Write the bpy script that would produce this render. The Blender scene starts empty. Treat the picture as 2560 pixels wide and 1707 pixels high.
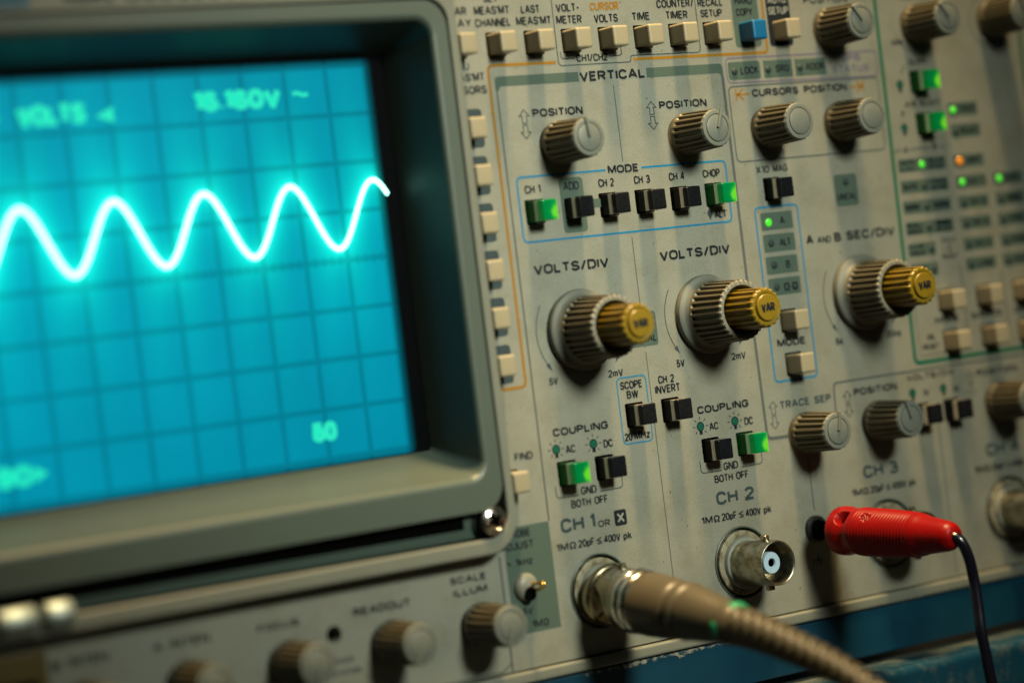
import bpy, bmesh, math, random
from mathutils import Vector, Matrix
from mathutils.geometry import tessellate_polygon
random.seed(7)
PI = math.pi
U = 0.001                      # everything below is written in millimetres
sc = bpy.context.scene
col = sc.collection

# ------------------------------------------------------------------ camera, world, lamps, exposure
def W(x, y, z):                # panel millimetres (x right, y up, z out of the panel) -> world metres
    return Vector((x, -z, y)) * U
cam = bpy.data.cameras.new('camera')
cam_o = bpy.data.objects.new('camera', cam)
col.objects.link(cam_o)
R_, U_, F_ = (0.8134101, -0.12124273, 0.56891494), (0.10528729, 0.99256959, 0.06099349), (0.57208268, -0.01028679, -0.82013145)
def D(v): return Vector((v[0], -v[2], v[1]))
m3 = Matrix((D(R_), D(U_), -D(F_))).transposed()
cam_o.matrix_world = Matrix.Translation(W(-323.8, 5.82, 464.19)) @ m3.to_4x4()
cam.sensor_width = 36.0
cam.lens = 6700.0 / 2560.0 * 36.0
cam.clip_start = 0.01
cam.clip_end = 20.0
cam.dof.use_dof = True
cam.dof.focus_distance = 0.590
cam.dof.aperture_fstop = 5.7
sc.camera = cam_o

w = bpy.data.worlds.new('World')
sc.world = w
w.use_nodes = True
bg = w.node_tree.nodes['Background']
bg.inputs[0].default_value = (0.30, 0.62, 0.58, 1)
bg.inputs[1].default_value = 0.020

def area(name, loc, aim, power, size, color, shape='DISK', size_y=None, spread=None):
    l = bpy.data.lights.new(name, 'AREA')
    l.energy = power; l.color = color; l.shape = shape; l.size = size * U
    if size_y: l.size_y = size_y * U
    if spread: l.spread = math.radians(spread)
    o = bpy.data.objects.new(name, l); col.objects.link(o)
    o.location = W(*loc)
    o.rotation_euler = (W(*aim) - W(*loc)).to_track_quat('-Z', 'Y').to_euler()
    return o
area('desk_lamp', (40, 225, 470), (22, 4, 0), 0.268, 120, (0.94, 1.0, 0.82), spread=38)
area('ceiling_tube', (70, 720, 120), (35, 0, 0), 1.12, 60, (1.0, 0.70, 0.33), 'RECTANGLE', 150, spread=38)
area('fill_light', (-330, 260, 330), (-20, 10, 0), 0.016, 260, (0.62, 0.95, 1.0))  # added dim teal fill from the left, stands for no lamp
sc.view_settings.view_transform = 'Standard'
sc.view_settings.look = 'None'
sc.view_settings.exposure = 0.0
sc.view_settings.gamma = 1.0

# ------------------------------------------------------------------ materials
TONE = 0.32                    # pigments scaled down to cut bounce light and deepen the shade
def new_mat(name):
    m = bpy.data.materials.new(name); m.use_nodes = True
    nt = m.node_tree
    return m, nt, nt.nodes['Principled BSDF']
def mat(name, c, rough=0.5, metal=0.0, vary=0.0, vscale=300.0, bump=0.0, bscale=3000.0, spec=0.36, c2=None, coat=0.0, thr=None):
    m, nt, b = new_mat(name)
    if metal < 0.3:
        c = tuple(x * TONE for x in c); c2 = tuple(x * TONE for x in c2) if c2 else None
    b.inputs['Base Color'].default_value = (*c, 1)
    b.inputs['Roughness'].default_value = rough
    b.inputs['Metallic'].default_value = metal
    b.inputs['Specular IOR Level'].default_value = spec
    if coat: b.inputs['Coat Weight'].default_value = coat
    tc = nt.nodes.new('ShaderNodeTexCoord')
    if vary or c2:
        n = nt.nodes.new('ShaderNodeTexNoise'); n.inputs['Scale'].default_value = vscale
        n.inputs['Detail'].default_value = 5; n.inputs['Roughness'].default_value = 0.65
        nt.links.new(tc.outputs['Object'], n.inputs['Vector'])
        r = nt.nodes.new('ShaderNodeValToRGB')
        lo, hi = thr or (0.3, 0.7)
        r.color_ramp.elements[0].position = lo; r.color_ramp.elements[1].position = hi
        a = c2 or tuple(x * (1 - vary) for x in c)
        r.color_ramp.elements[0].color = (*a, 1); r.color_ramp.elements[1].color = (*c, 1)
        nt.links.new(n.outputs['Fac'], r.inputs['Fac']); nt.links.new(r.outputs['Color'], b.inputs['Base Color'])
    if bump:
        n2 = nt.nodes.new('ShaderNodeTexNoise'); n2.inputs['Scale'].default_value = bscale; n2.inputs['Detail'].default_value = 3
        nt.links.new(tc.outputs['Object'], n2.inputs['Vector'])
        bp = nt.nodes.new('ShaderNodeBump'); bp.inputs['Strength'].default_value = bump; bp.inputs['Distance'].default_value = 0.0001
        nt.links.new(n2.outputs['Fac'], bp.inputs['Height']); nt.links.new(bp.outputs['Normal'], b.inputs['Normal'])
    return m
def emis(name, c, s, base=(0.01, 0.01, 0.01), rough=0.2):
    m, nt, b = new_mat(name)
    b.inputs['Base Color'].default_value = (*base, 1); b.inputs['Roughness'].default_value = rough
    b.inputs['Emission Color'].default_value = (*c, 1); b.inputs['Emission Strength'].default_value = s
    return m

def panel_material():
    m, nt, b = new_mat('panel_paint')
    tc = nt.nodes.new('ShaderNodeTexCoord')
    def noise(s, d=4, r=0.6):
        n = nt.nodes.new('ShaderNodeTexNoise'); n.inputs['Scale'].default_value = s; n.inputs['Detail'].default_value = d
        n.inputs['Roughness'].default_value = r
        nt.links.new(tc.outputs['Object'], n.inputs['Vector']); return n.outputs['Fac']
    def ramp(f, lo, hi, a, c):
        r = nt.nodes.new('ShaderNodeValToRGB'); e = r.color_ramp.elements
        e[0].position = lo; e[1].position = hi; e[0].color = (*a, 1); e[1].color = (*c, 1)
        nt.links.new(f, r.inputs['Fac']); return r.outputs['Color']
    def mul(a, c, fac=1.0):
        x = nt.nodes.new('ShaderNodeMix'); x.data_type = 'RGBA'; x.blend_type = 'MULTIPLY'; x.inputs[0].default_value = fac
        nt.links.new(a, x.inputs[6]); nt.links.new(c, x.inputs[7]); return x.outputs[2]
    base = ramp(noise(26, 3), 0.35, 0.65, (0.141, 0.150, 0.127), (0.165, 0.160, 0.126))
    grain = ramp(noise(2600, 3, 0.8), 0.34, 0.64, (0.74, 0.74, 0.74), (1, 1, 1))
    specks = ramp(noise(900, 2, 0.5), 0.255, 0.285, (0.35, 0.28, 0.2), (1, 1, 1))
    smudge = ramp(noise(110, 6, 0.7), 0.34, 0.54, (0.87, 0.85, 0.80), (1, 1, 1))
    nt.links.new(mul(mul(mul(base, grain), specks), smudge), b.inputs['Base Color'])
    b.inputs['Roughness'].default_value = 0.46
    bp = nt.nodes.new('ShaderNodeBump'); bp.inputs['Strength'].default_value = 0.25; bp.inputs['Distance'].default_value = 0.00008
    nt.links.new(noise(5200, 2), bp.inputs['Height']); nt.links.new(bp.outputs['Normal'], b.inputs['Normal'])
    return m

M = {
    'panel': panel_material(),
    'ink': mat('ink_dark_slate', (0.012, 0.020, 0.030), 0.62, spec=0.15, vary=0.3, vscale=2500),
    'inkgrey': mat('ink_grey_blue', (0.065, 0.105, 0.12), 0.62, spec=0.15, vary=0.2, vscale=2500),
    'inkline': mat('ink_line_grey', (0.16, 0.19, 0.19), 0.62, spec=0.15, vary=0.2, vscale=2500),
    'badge': mat('ink_badge_grey_green', (0.14, 0.21, 0.17), 0.6, spec=0.12, vary=0.12, vscale=1800),
    'blue': mat('ink_blue', (0.0, 0.33, 0.68), 0.62, spec=0.15, vary=0.2, vscale=2500),
    'orange': mat('ink_orange', (0.58, 0.27, 0.0), 0.62, spec=0.15, vary=0.2, vscale=2500),
    'green': mat('ink_green', (0.0, 0.215, 0.115), 0.62, spec=0.15, vary=0.15, vscale=2500),
    'violet': mat('ink_violet', (0.30, 0.24, 0.38), 0.62, spec=0.15, vary=0.2, vscale=2500),
    'bulbink': mat('ink_bulb_green', (0.0, 0.17, 0.10), 0.62, spec=0.15),
    'white': mat('ink_white', (0.45, 0.46, 0.42), 0.5),
    'black': mat('dark_opening', (0.004, 0.004, 0.004), 0.8, spec=0.0),
    'cream': mat('cream_key_plastic', (0.62, 0.53, 0.345), 0.38, vary=0.06, vscale=700, bump=0.12, bscale=4000),
    'bluekey': mat('blue_key_plastic', (0.008, 0.215, 0.50), 0.35, vary=0.06, vscale=700, bump=0.1),
    'blackkey': mat('black_key_plastic', (0.010, 0.012, 0.017), 0.22, spec=0.14, bump=0.1, bscale=1500, c2=(0.022, 0.022, 0.024), vscale=1500),
    'blackside': mat('black_key_side', (0.008, 0.009, 0.010), 0.45, spec=0.12),
    'band': mat('key_band_ivory', (0.75, 0.68, 0.50), 0.4, vary=0.2, vscale=900),
    'knob': mat('knob_tan_plastic', (0.205, 0.172, 0.10), 0.42, vary=0.15, vscale=500, bump=0.15, bscale=2500),
    'knobface': mat('knob_face_grey', (0.275, 0.30, 0.26), 0.42, vary=0.08, vscale=600, bump=0.12, bscale=4000),
    'skirt': mat('dial_skirt_grey', (0.235, 0.245, 0.205), 0.55, vary=0.1, vscale=400, bump=0.1, bscale=3000),
    'dialrim': mat('dial_rim_worn', (0.40, 0.38, 0.30), 0.4, vary=0.3, vscale=900),
    'gold': mat('mustard_plastic', (0.40, 0.255, 0.012), 0.36, vary=0.12, vscale=500, bump=0.1, bscale=3000),
    'bezel': mat('bezel_grey_green', (0.128, 0.172, 0.142), 0.42, vary=0.06, vscale=120, bump=0.1),
    'trim': mat('trim_beige', (0.33, 0.345, 0.285), 0.40, vary=0.08, vscale=150, bump=0.1),
    'steel': mat('nickel_plating', (0.46, 0.42, 0.33), 0.30, metal=1.0, c2=(0.20, 0.17, 0.10), vscale=420, bump=0.15, bscale=1200, thr=(0.36, 0.6)),
    'bright': mat('bright_metal', (0.74, 0.70, 0.62), 0.18, metal=1.0, vary=0.2, vscale=500),
    'stud': mat('satin_chrome', (0.34, 0.40, 0.39), 0.55, metal=1.0),
    'brass': mat('brass', (0.62, 0.38, 0.08), 0.25, metal=1.0),
    'ptfe': mat('white_insulator', (0.85, 1.15, 1.4), 0.4),
    'collar': mat('collar_grey', (0.42, 0.44, 0.38), 0.4),
    'washer': mat('washer_tarnished', (0.20, 0.185, 0.13), 0.5, metal=0.35, c2=(0.10, 0.075, 0.04), vscale=380, thr=(0.38, 0.55), bump=0.2, bscale=1500),
    'tanplug': mat('plug_tan_plastic', (0.145, 0.115, 0.066), 0.42, vary=0.12, vscale=250, bump=0.12, bscale=2000),
    'marker': mat('marker_green', (0.02, 0.48, 0.20), 0.4),
    'red': mat('red_plastic', (0.47, 0.004, 0.003), 0.38, spec=0.13, vary=0.2, vscale=300, bump=0.12, bscale=2500),
    'wire': mat('black_wire', (0.008, 0.008, 0.020), 0.22, spec=0.5),
    'leddark': mat('unlit_lens', (0.05, 0.075, 0.075), 0.6, spec=0.2),
    'ledgreen': emis('lit_green_lens', (0.10, 1.0, 0.02), 0.62, (0.02, 0.2, 0.02)),
    'ledamber': emis('lit_amber_lens', (1.0, 0.27, 0.0), 0.42, (0.3, 0.1, 0.0)),
    'bench': mat('bench_dark_top', (0.02, 0.022, 0.022), 0.6, vary=0.4, vscale=40),
    'plate': mat('plate_olive', (0.20, 0.135, 0.015), 0.45, vary=0.2, vscale=100),
    'labelblue': mat('label_blue', (0.02, 0.20, 0.36), 0.5, vary=0.15, vscale=300),
}
# blue painted cabinet with chipped edge, dusty handle
def blue_paint(name, chips=False, dust=False):
    m, nt, b = new_mat(name)
    tc = nt.nodes.new('ShaderNodeTexCoord')
    def noise(s, d=5, r=0.65):
        n = nt.nodes.new('ShaderNodeTexNoise'); n.inputs['Scale'].default_value = s; n.inputs['Detail'].default_value = d
        n.inputs['Roughness'].default_value = r
        nt.links.new(tc.outputs['Object'], n.inputs['Vector']); return n.outputs['Fac']
    r = nt.nodes.new('ShaderNodeValToRGB'); e = r.color_ramp.elements
    e[0].position = 0.3; e[1].position = 0.7
    e[0].color = (0.0008, 0.018, 0.034, 1); e[1].color = (0.001, 0.026, 0.048, 1)
    nt.links.new(noise(60), r.inputs['Fac'])
    out = r.outputs['Color']
    sep = nt.nodes.new('ShaderNodeSeparateXYZ'); nt.links.new(tc.outputs['Object'], sep.inputs[0])
    def mr(sock, a, c, lo=0.0, hi=1.0):
        x = nt.nodes.new('ShaderNodeMapRange'); x.inputs[1].default_value = a; x.inputs[2].default_value = c
        x.inputs[3].default_value = lo; x.inputs[4].default_value = hi; nt.links.new(sock, x.inputs[0]); return x.outputs[0]
    def math_(op, a, c):
        x = nt.nodes.new('ShaderNodeMath'); x.operation = op
        for i, v in enumerate((a, c)):
            if isinstance(v, (int, float)): x.inputs[i].default_value = v
            else: nt.links.new(v, x.inputs[i])
        return x.outputs[0]
    def over(fac, colr):
        nonlocal out
        x = nt.nodes.new('ShaderNodeMix'); x.data_type = 'RGBA'
        nt.links.new(fac, x.inputs[0]); nt.links.new(out, x.inputs[6]); x.inputs[7].default_value = (*colr, 1); out = x.outputs[2]
    if chips:                  # bare flecks along the top arris
        edge = mr(sep.outputs['Y'], -0.0742, -0.0722, 0.0, 0.34)
        where = mr(math_('ABSOLUTE', math_('SUBTRACT', sep.outputs['X'], 0.030), 0), 0.015, 0.042, 0.0, -0.22)
        f = mr(math_('ADD', math_('ADD', noise(650, 6, 0.75), edge), where), 0.83, 0.86)
        over(f, (0.19, 0.17, 0.125))
    if dust:
        f = mr(math_('ADD', noise(130, 7, 0.75), mr(sep.outputs['Z'], 0.0, 0.0105, 0.24, -0.02)), 0.50, 0.80, 0.0, 0.85)
        over(f, (0.085, 0.09, 0.07))
        over(mr(noise(300, 6, 0.75), 0.62, 0.72, 0.0, 0.5), (0.065, 0.085, 0.078))
    nt.links.new(out, b.inputs['Base Color'])
    b.inputs['Roughness'].default_value = 0.34
    return m
M['cabinet'] = blue_paint('blue_cabinet_paint', chips=True)
M['handle'] = blue_paint('blue_handle_paint', dust=True)
# lit key: clear green cap over a lamp, brighter towards its right edge where the lamp sits
def lit_cap():
    m, nt, b = new_mat('lit_green_cap')
    tc = nt.nodes.new('ShaderNodeTexCoord')
    mp = nt.nodes.new('ShaderNodeSeparateXYZ'); nt.links.new(tc.outputs['Generated'], mp.inputs[0])
    n = nt.nodes.new('ShaderNodeTexNoise'); n.inputs['Scale'].default_value = 420; n.inputs['Detail'].default_value = 2
    nt.links.new(tc.outputs['Object'], n.inputs['Vector'])
    def mt(op, *v):
        x = nt.nodes.new('ShaderNodeMath'); x.operation = op
        for i, q in enumerate(v):
            if isinstance(q, (int, float)): x.inputs[i].default_value = q
            else: nt.links.new(q, x.inputs[i])
        return x.outputs[0]
    dx = mt('SUBTRACT', mp.outputs['X'], 0.70); dy = mt('SUBTRACT', mp.outputs['Y'], 0.36)
    hot = mt('EXPONENT', mt('MULTIPLY', mt('ADD', mt('MULTIPLY', mt('MULTIPLY', dx, dx), 14.0), mt('MULTIPLY', mt('MULTIPLY', dy, dy), 5.0)), -1.0))
    rim = mt('POWER', mp.outputs['X'], 14.0)
    lam = mt('ADD', mt('ADD', mt('MULTIPLY', hot, 0.42), mt('MULTIPLY', rim, 0.55)), mt('ADD', mt('MULTIPLY', n.outputs['Fac'], 0.5), mt('MULTIPLY', mp.outputs['X'], 0.28)))
    r = nt.nodes.new('ShaderNodeValToRGB'); e = r.color_ramp.elements
    e[0].position = 0.25; e[0].color = (0.0, 0.13, 0.02, 1)
    e[1].position = 1.30 / 1.55; e[1].color = (0.24, 0.90, 0.0, 1)
    k = r.color_ramp.elements.new(0.60); k.color = (0.003, 0.22, 0.025, 1)
    k = r.color_ramp.elements.new(0.74); k.color = (0.05, 0.52, 0.012, 1)
    nt.links.new(lam, r.inputs['Fac'])
    nt.links.new(r.outputs['Color'], b.inputs['Emission Color']); b.inputs['Emission Strength'].default_value = 0.62; b.inputs['Specular IOR Level'].default_value = 0.25
    b.inputs['Base Color'].default_value = (0.0, 0.06, 0.02, 1); b.inputs['Roughness'].default_value = 0.15
    return m
M['litcap'] = lit_cap()
M['litbody'] = emis('lit_green_body', (0.0, 0.5, 0.03), 0.018, (0.004, 0.03, 0.008), 0.45)
M['litbody'].node_tree.nodes['Principled BSDF'].inputs['Specular IOR Level'].default_value = 0.15
M['litband'] = emis('lit_green_band', (0.1, 0.6, 0.15), 0.04, (0.17, 0.22, 0.13))
# cathode ray tube face: teal phosphor screen with printed graticule lines
TR_Y, TR_A, TR_X, TR_P = 30.26, 6.84, -23.4, 20.10     # trace: height, amplitude, a crest, period (mm)
def screen_mat():
    m, nt, b = new_mat('phosphor_screen')
    tc = nt.nodes.new('ShaderNodeTexCoord')
    s = nt.nodes.new('ShaderNodeSeparateXYZ'); nt.links.new(tc.outputs['Object'], s.inputs[0])
    def mt(op, *a):
        x = nt.nodes.new('ShaderNodeMath'); x.operation = op
        for i, v in enumerate(a):
            if isinstance(v, (int, float)): x.inputs[i].default_value = v
            else: nt.links.new(v, x.inputs[i])
        return x.outputs[0]
    X = mt('MULTIPLY', s.outputs['X'], 1000.0); Y = mt('MULTIPLY', s.outputs['Y'], 1000.0)
    def lines(v, off, half):
        q = mt('ABSOLUTE', mt('SUBTRACT', mt('FRACT', mt('ADD', mt('DIVIDE', mt('SUBTRACT', v, off), 10.06), 0.5)), 0.5))
        x = nt.nodes.new('ShaderNodeMapRange'); x.interpolation_type = 'SMOOTHSTEP'
        x.inputs[1].default_value = half + 0.3; x.inputs[2].default_value = half - 0.35
        nt.links.new(mt('MULTIPLY', q, 10.06), x.inputs[0]); return x.outputs[0]
    g = mt('MAXIMUM', lines(X, -21.7, 0.55), lines(Y, 0.84, 0.55))
    tick = mt('MULTIPLY', mt('LESS_THAN', mt('ABSOLUTE', mt('SUBTRACT', Y, 20.96)), 0.9),
              mt('LESS_THAN', mt('FRACT', mt('DIVIDE', mt('SUBTRACT', X, -21.7), 2.012)), 0.35))
    g = mt('MAXIMUM', g, tick)
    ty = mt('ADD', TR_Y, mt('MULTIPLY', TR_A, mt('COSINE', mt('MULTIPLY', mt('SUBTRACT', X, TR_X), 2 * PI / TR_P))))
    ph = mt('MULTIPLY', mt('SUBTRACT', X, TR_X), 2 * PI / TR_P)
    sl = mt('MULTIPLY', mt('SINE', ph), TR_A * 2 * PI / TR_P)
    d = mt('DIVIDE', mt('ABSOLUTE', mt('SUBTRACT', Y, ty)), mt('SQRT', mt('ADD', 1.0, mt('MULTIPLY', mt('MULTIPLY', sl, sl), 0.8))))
    near = mt('EXPONENT', mt('DIVIDE', d, -1.3)); wide = mt('EXPONENT', mt('DIVIDE', d, -5.0))  # glow around the trace, painted into the emission by distance
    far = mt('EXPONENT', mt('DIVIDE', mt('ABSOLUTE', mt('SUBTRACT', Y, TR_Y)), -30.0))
    def scaled(c, f):
        x = nt.nodes.new('ShaderNodeVectorMath'); x.operation = 'SCALE'; x.inputs[0].default_value = c
        nt.links.new(f, x.inputs[3]); return x.outputs[0]
    def vadd(a_, b_):
        x = nt.nodes.new('ShaderNodeVectorMath'); x.operation = 'ADD'
        nt.links.new(a_, x.inputs[0]); nt.links.new(b_, x.inputs[1]); return x.outputs[0]
    one = nt.nodes.new('ShaderNodeValue'); one.outputs[0].default_value = 1.0
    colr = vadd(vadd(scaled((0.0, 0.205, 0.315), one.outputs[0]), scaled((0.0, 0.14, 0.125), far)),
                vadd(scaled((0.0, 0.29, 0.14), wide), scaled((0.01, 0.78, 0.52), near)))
    n = nt.nodes.new('ShaderNodeTexNoise'); n.inputs['Scale'].default_value = 35; n.inputs['Detail'].default_value = 2
    nt.links.new(tc.outputs['Object'], n.inputs['Vector'])
    def fade(v, a_, b_):
        x = nt.nodes.new('ShaderNodeMapRange'); x.interpolation_type = 'SMOOTHSTEP'; x.inputs[1].default_value = a_; x.inputs[2].default_value = b_
        nt.links.new(v, x.inputs[0]); return x.outputs[0]
    edge = mt('MULTIPLY', mt('MULTIPLY', fade(X, -20.4, -23.6), fade(Y, 62.9, 60.4)), fade(Y, -21.2, -19.2))
    st = mt('MULTIPLY', mt('MULTIPLY', edge, mt('SUBTRACT', 1.0, mt('MULTIPLY', g, 0.30))), mt('ADD', 0.82, mt('MULTIPLY', n.outputs['Fac'], 0.36)))
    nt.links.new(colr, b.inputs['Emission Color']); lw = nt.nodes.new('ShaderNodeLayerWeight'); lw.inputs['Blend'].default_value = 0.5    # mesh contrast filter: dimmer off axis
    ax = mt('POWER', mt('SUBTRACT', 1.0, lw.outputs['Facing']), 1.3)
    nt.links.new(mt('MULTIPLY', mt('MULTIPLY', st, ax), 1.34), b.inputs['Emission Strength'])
    b.inputs['Base Color'].default_value = (0.0, 0.01, 0.015, 1); b.inputs['Roughness'].default_value = 0.35; b.inputs['Specular IOR Level'].default_value = 0.03
    return m
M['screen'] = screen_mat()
M['trace'] = emis('phosphor_trace', (0.38, 1.0, 0.88), 3.5)
M['readout'] = emis('phosphor_readout', (0.01, 0.96, 0.62), 0.85)

# ------------------------------------------------------------------ objects
def link(o, parent=None):
    col.objects.link(o)
    if parent: o.parent = parent
    return o
def build(name, bm, mats, parent=None, loc=(0, 0, 0), smooth=None):
    me = bpy.data.meshes.new(name); bm.to_mesh(me); bm.free()
    for m in (mats if isinstance(mats, (list, tuple)) else [mats]): me.materials.append(m)
    if smooth is not None:
        for p in me.polygons: p.use_smooth = True
        me.set_sharp_from_angle(angle=math.radians(smooth))
    o = bpy.data.objects.new(name, me)
    if smooth is not None and smooth <= 40:
        wn = o.modifiers.new('weighted', 'WEIGHTED_NORMAL'); wn.keep_sharp = True; wn.weight = 100
    o.location = Vector(loc) * U
    return link(o, parent)
def empty(name, label, cat, loc=(0, 0, 0)):
    o = bpy.data.objects.new(name, None); link(o)
    o.empty_display_size = 0.02
    o.location = W(*loc); o.rotation_euler = (PI / 2, 0, 0)   # local axes = panel axes
    o['label'] = label; o['category'] = cat
    return o
def kids(o): return [c for c in bpy.data.objects if c.parent == o]
def dup(o, loc, parent, rotz=0.0):                            # a copy of a part with copies of its sub-parts
    c = o.copy(); col.objects.link(c); c.parent = parent; c.location = Vector(loc) * U
    c.rotation_euler = (0, 0, rotz)
    for k in kids(o):
        d = k.copy(); col.objects.link(d); d.parent = c
    return c

# ---- shape helpers (mm in, metres out)
def V(bm, x, y, z): return bm.verts.new((x * U, y * U, z * U))
def face(bm, vs, mi=0):
    try: f = bm.faces.new(vs)
    except ValueError: return None
    f.material_index = mi; return f
def bx(bm, x0, x1, y0, y1, z0, z1, mi=0):
    v = [V(bm, x, y, z) for z in (z0, z1) for y in (y0, y1) for x in (x0, x1)]
    for q in ((0, 2, 3, 1), (4, 5, 7, 6), (0, 1, 5, 4), (2, 6, 7, 3), (0, 4, 6, 2), (1, 3, 7, 5)):
        face(bm, [v[i] for i in q], mi)
def bevel(bm, w, seg=2, edges=None):
    bmesh.ops.bevel(bm, geom=list(edges or bm.edges), offset=w * U, segments=seg, affect='EDGES', profile=0.6)
def lathe(bm, prof, seg=64, mod=None, mi=0, cap0=False, cap1=False, cx=0, cy=0):
    """prof: list of (z, r[, material]); mod(z, ang, r) -> r"""
    rings = []
    for p in prof:
        z, r = p[0], p[1]
        ring = []
        for k in range(seg):
            a = 2 * PI * k / seg
            q = mod(z, a, r) if mod else r
            ring.append(V(bm, cx + q * math.cos(a), cy + q * math.sin(a), z))
        rings.append(ring)
    for i in range(len(rings) - 1):
        m_ = prof[i + 1][2] if len(prof[i + 1]) > 2 else mi
        for k in range(seg):
            face(bm, (rings[i][k], rings[i][(k + 1) % seg], rings[i + 1][(k + 1) % seg], rings[i + 1][k]), m_)
    if cap0: face(bm, rings[0][::-1], mi)
    if cap1: face(bm, rings[-1], prof[-1][2] if len(prof[-1]) > 2 else mi)
def catmull(pts, n=8):
    P = [pts[0]] + list(pts) + [pts[-1]]
    out = []
    for i in range(1, len(P) - 2):
        a, b, c, d = (Vector(P[i + j]) for j in (-1, 0, 1, 2))
        for k in range(n):
            t = k / n
            out.append(0.5 * ((2 * b) + (c - a) * t + (2 * a - 5 * b + 4 * c - d) * t * t + (3 * b - a - 3 * c + d) * t ** 3))
    out.append(Vector(P[-2]))
    return out
def resample(pts, step):
    out = [pts[0]]; acc = 0.0
    for a, b in zip(pts, pts[1:]):
        L = (b - a).length
        while acc + L >= step:
            t = (step - acc) / L
            a = a.lerp(b, t); out.append(a); L = (b - a).length; acc = 0.0
        acc += L
    out.append(pts[-1])
    return out
def sweep(bm, pts, rad, seg=32, mi=0, cap=True, up=(1, 0, 0)):
    """tube along pts (mm); rad(s, ang) in mm; ang 0 = up axis"""
    rings = []; s = 0.0; n = Vector(up)
    for i, p in enumerate(pts):
        t = (pts[min(i + 1, len(pts) - 1)] - pts[max(i - 1, 0)]).normalized()
        n = (n - t * n.dot(t)).normalized(); b = t.cross(n)
        if i: s += (p - pts[i - 1]).length
        ring = []
        for k in range(seg):
            a = 2 * PI * k / seg
            q = p + (n * math.cos(a) + b * math.sin(a)) * rad(s, a)
            ring.append(V(bm, *q))
        rings.append(ring)
    for i in range(len(rings) - 1):
        for k in range(seg):
            face(bm, (rings[i][k], rings[i][(k + 1) % seg], rings[i + 1][(k + 1) % seg], rings[i + 1][k]), mi)
    if cap:
        face(bm, rings[0][::-1], mi); face(bm, rings[-1], mi)
def interp(tab, x):
    if x <= tab[0][0]: return tab[0][1]
    for (a, p), (b, q) in zip(tab, tab[1:]):
        if x <= b: return p + (q - p) * (x - a) / (b - a)
    return tab[-1][1]
def sstep(a, b, x):
    t = max(0.0, min(1.0, (x - a) / (b - a))) if b != a else float(x > a)
    return t * t * (3 - 2 * t)
def rrect(x0, x1, y0, y1, r=0.0, n=5):
    if r <= 0: return [(x0, y0), (x1, y0), (x1, y1), (x0, y1)]
    out = []
    for cx, cy, a0 in ((x1 - r, y0 + r, -90), (x1 - r, y1 - r, 0), (x0 + r, y1 - r, 90), (x0 + r, y0 + r, 180)):
        for k in range(n + 1):
            a = math.radians(a0 + 90 * k / n)
            out.append((cx + r * math.cos(a), cy + r * math.sin(a)))
    return out
def poly_plate(bm, outer, holes, z, mi=0, depth=0.0, wall_mi=0):
    """flat sheet with holes, optional hole walls going back by depth"""
    loops = [outer] + holes
    tess = tessellate_polygon([[Vector((x, y, 0)) for x, y in l] for l in loops])
    vs = [V(bm, x, y, z) for l in loops for x, y in l]
    for t in tess:
        a, b, c = (vs[i] for i in t)
        nz = (b.co - a.co).cross(c.co - a.co).z
        face(bm, (a, b, c) if nz > 0 else (a, c, b), mi)
    if depth:
        k = len(outer)
        for h in holes:
            top = vs[k:k + len(h)]; k += len(h)
            bot = [V(bm, x, y, z - depth) for x, y in h]
            for i in range(len(h)):
                j = (i + 1) % len(h)
                face(bm, (top[i], top[j], bot[j], bot[i]), wall_mi)

# ---- printing on the panel
PM = ['panel', 'ink', 'inkgrey', 'inkline', 'badge', 'blue', 'orange', 'green', 'violet', 'bulbink', 'white', 'black']
PI_ = {n: i for i, n in enumerate(PM)}
Z_BADGE, Z_LINE, Z_TEXT = 0.02, 0.035, 0.05
def fill(bm, pts, mi, z):
    tess = tessellate_polygon([[Vector((x, y, 0)) for x, y in pts]])
    vs = [V(bm, x, y, z) for x, y in pts]
    for t in tess:
        a, b, c = (vs[i] for i in t)
        nz = (b.co - a.co).cross(c.co - a.co).z
        face(bm, (a, b, c) if nz > 0 else (a, c, b), mi)
def fillet(pts, r, closed=False, n=5):
    out = []; N = len(pts)
    for i, p in enumerate(pts):
        if not closed and i in (0, N - 1): out.append(p); continue
        P, A, B = Vector(p), Vector(pts[i - 1]), Vector(pts[(i + 1) % N])
        u, v = (A - P), (B - P)
        rr = min(r, u.length * 0.49, v.length * 0.49)
        a, b = P + u.normalized() * rr, P + v.normalized() * rr
        for k in range(n + 1):
            t = k / n
            q = a * (1 - t) ** 2 + P * 2 * t * (1 - t) + b * t * t
            out.append((q.x, q.y))
    return out
def stroke(bm, pts, wd, mi, r=0.0, closed=False, z=Z_LINE):
    if r: pts = fillet(pts, r, closed)
    N = len(pts); L = []; Rr = []
    for i in range(N):
        p = Vector(pts[i])
        a = Vector(pts[i - 1]) if (closed or i > 0) else None
        b = Vector(pts[(i + 1) % N]) if (closed or i < N - 1) else None
        d1 = (p - a).normalized() if a is not None else None
        d2 = (b - p).normalized() if b is not None else None
        d1 = d1 or d2; d2 = d2 or d1
        t = (d1 + d2).normalized() if (d1 + d2).length > 1e-6 else d1
        n = Vector((-t.y, t.x)); k = wd / 2 / max(0.4, n.dot(Vector((-d1.y, d1.x))))
        L.append(V(bm, *(p + n * k), z)); Rr.append(V(bm, *(p - n * k), z))
    for i in range(N if closed else N - 1):
        j = (i + 1) % N
        face(bm, (Rr[i], Rr[j], L[j], L[i]), mi)
def EL(cx, cy, rx, ry, a0, a1, n=9):
    return [(cx + rx * math.cos(math.radians(a0 + (a1 - a0) * k / n)), cy + ry * math.sin(math.radians(a0 + (a1 - a0) * k / n))) for k in range(n + 1)]
def sm(g, w): return (w * 0.74, [[(x * 0.74, y * 0.70) for x, y in p] for p in g])
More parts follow.
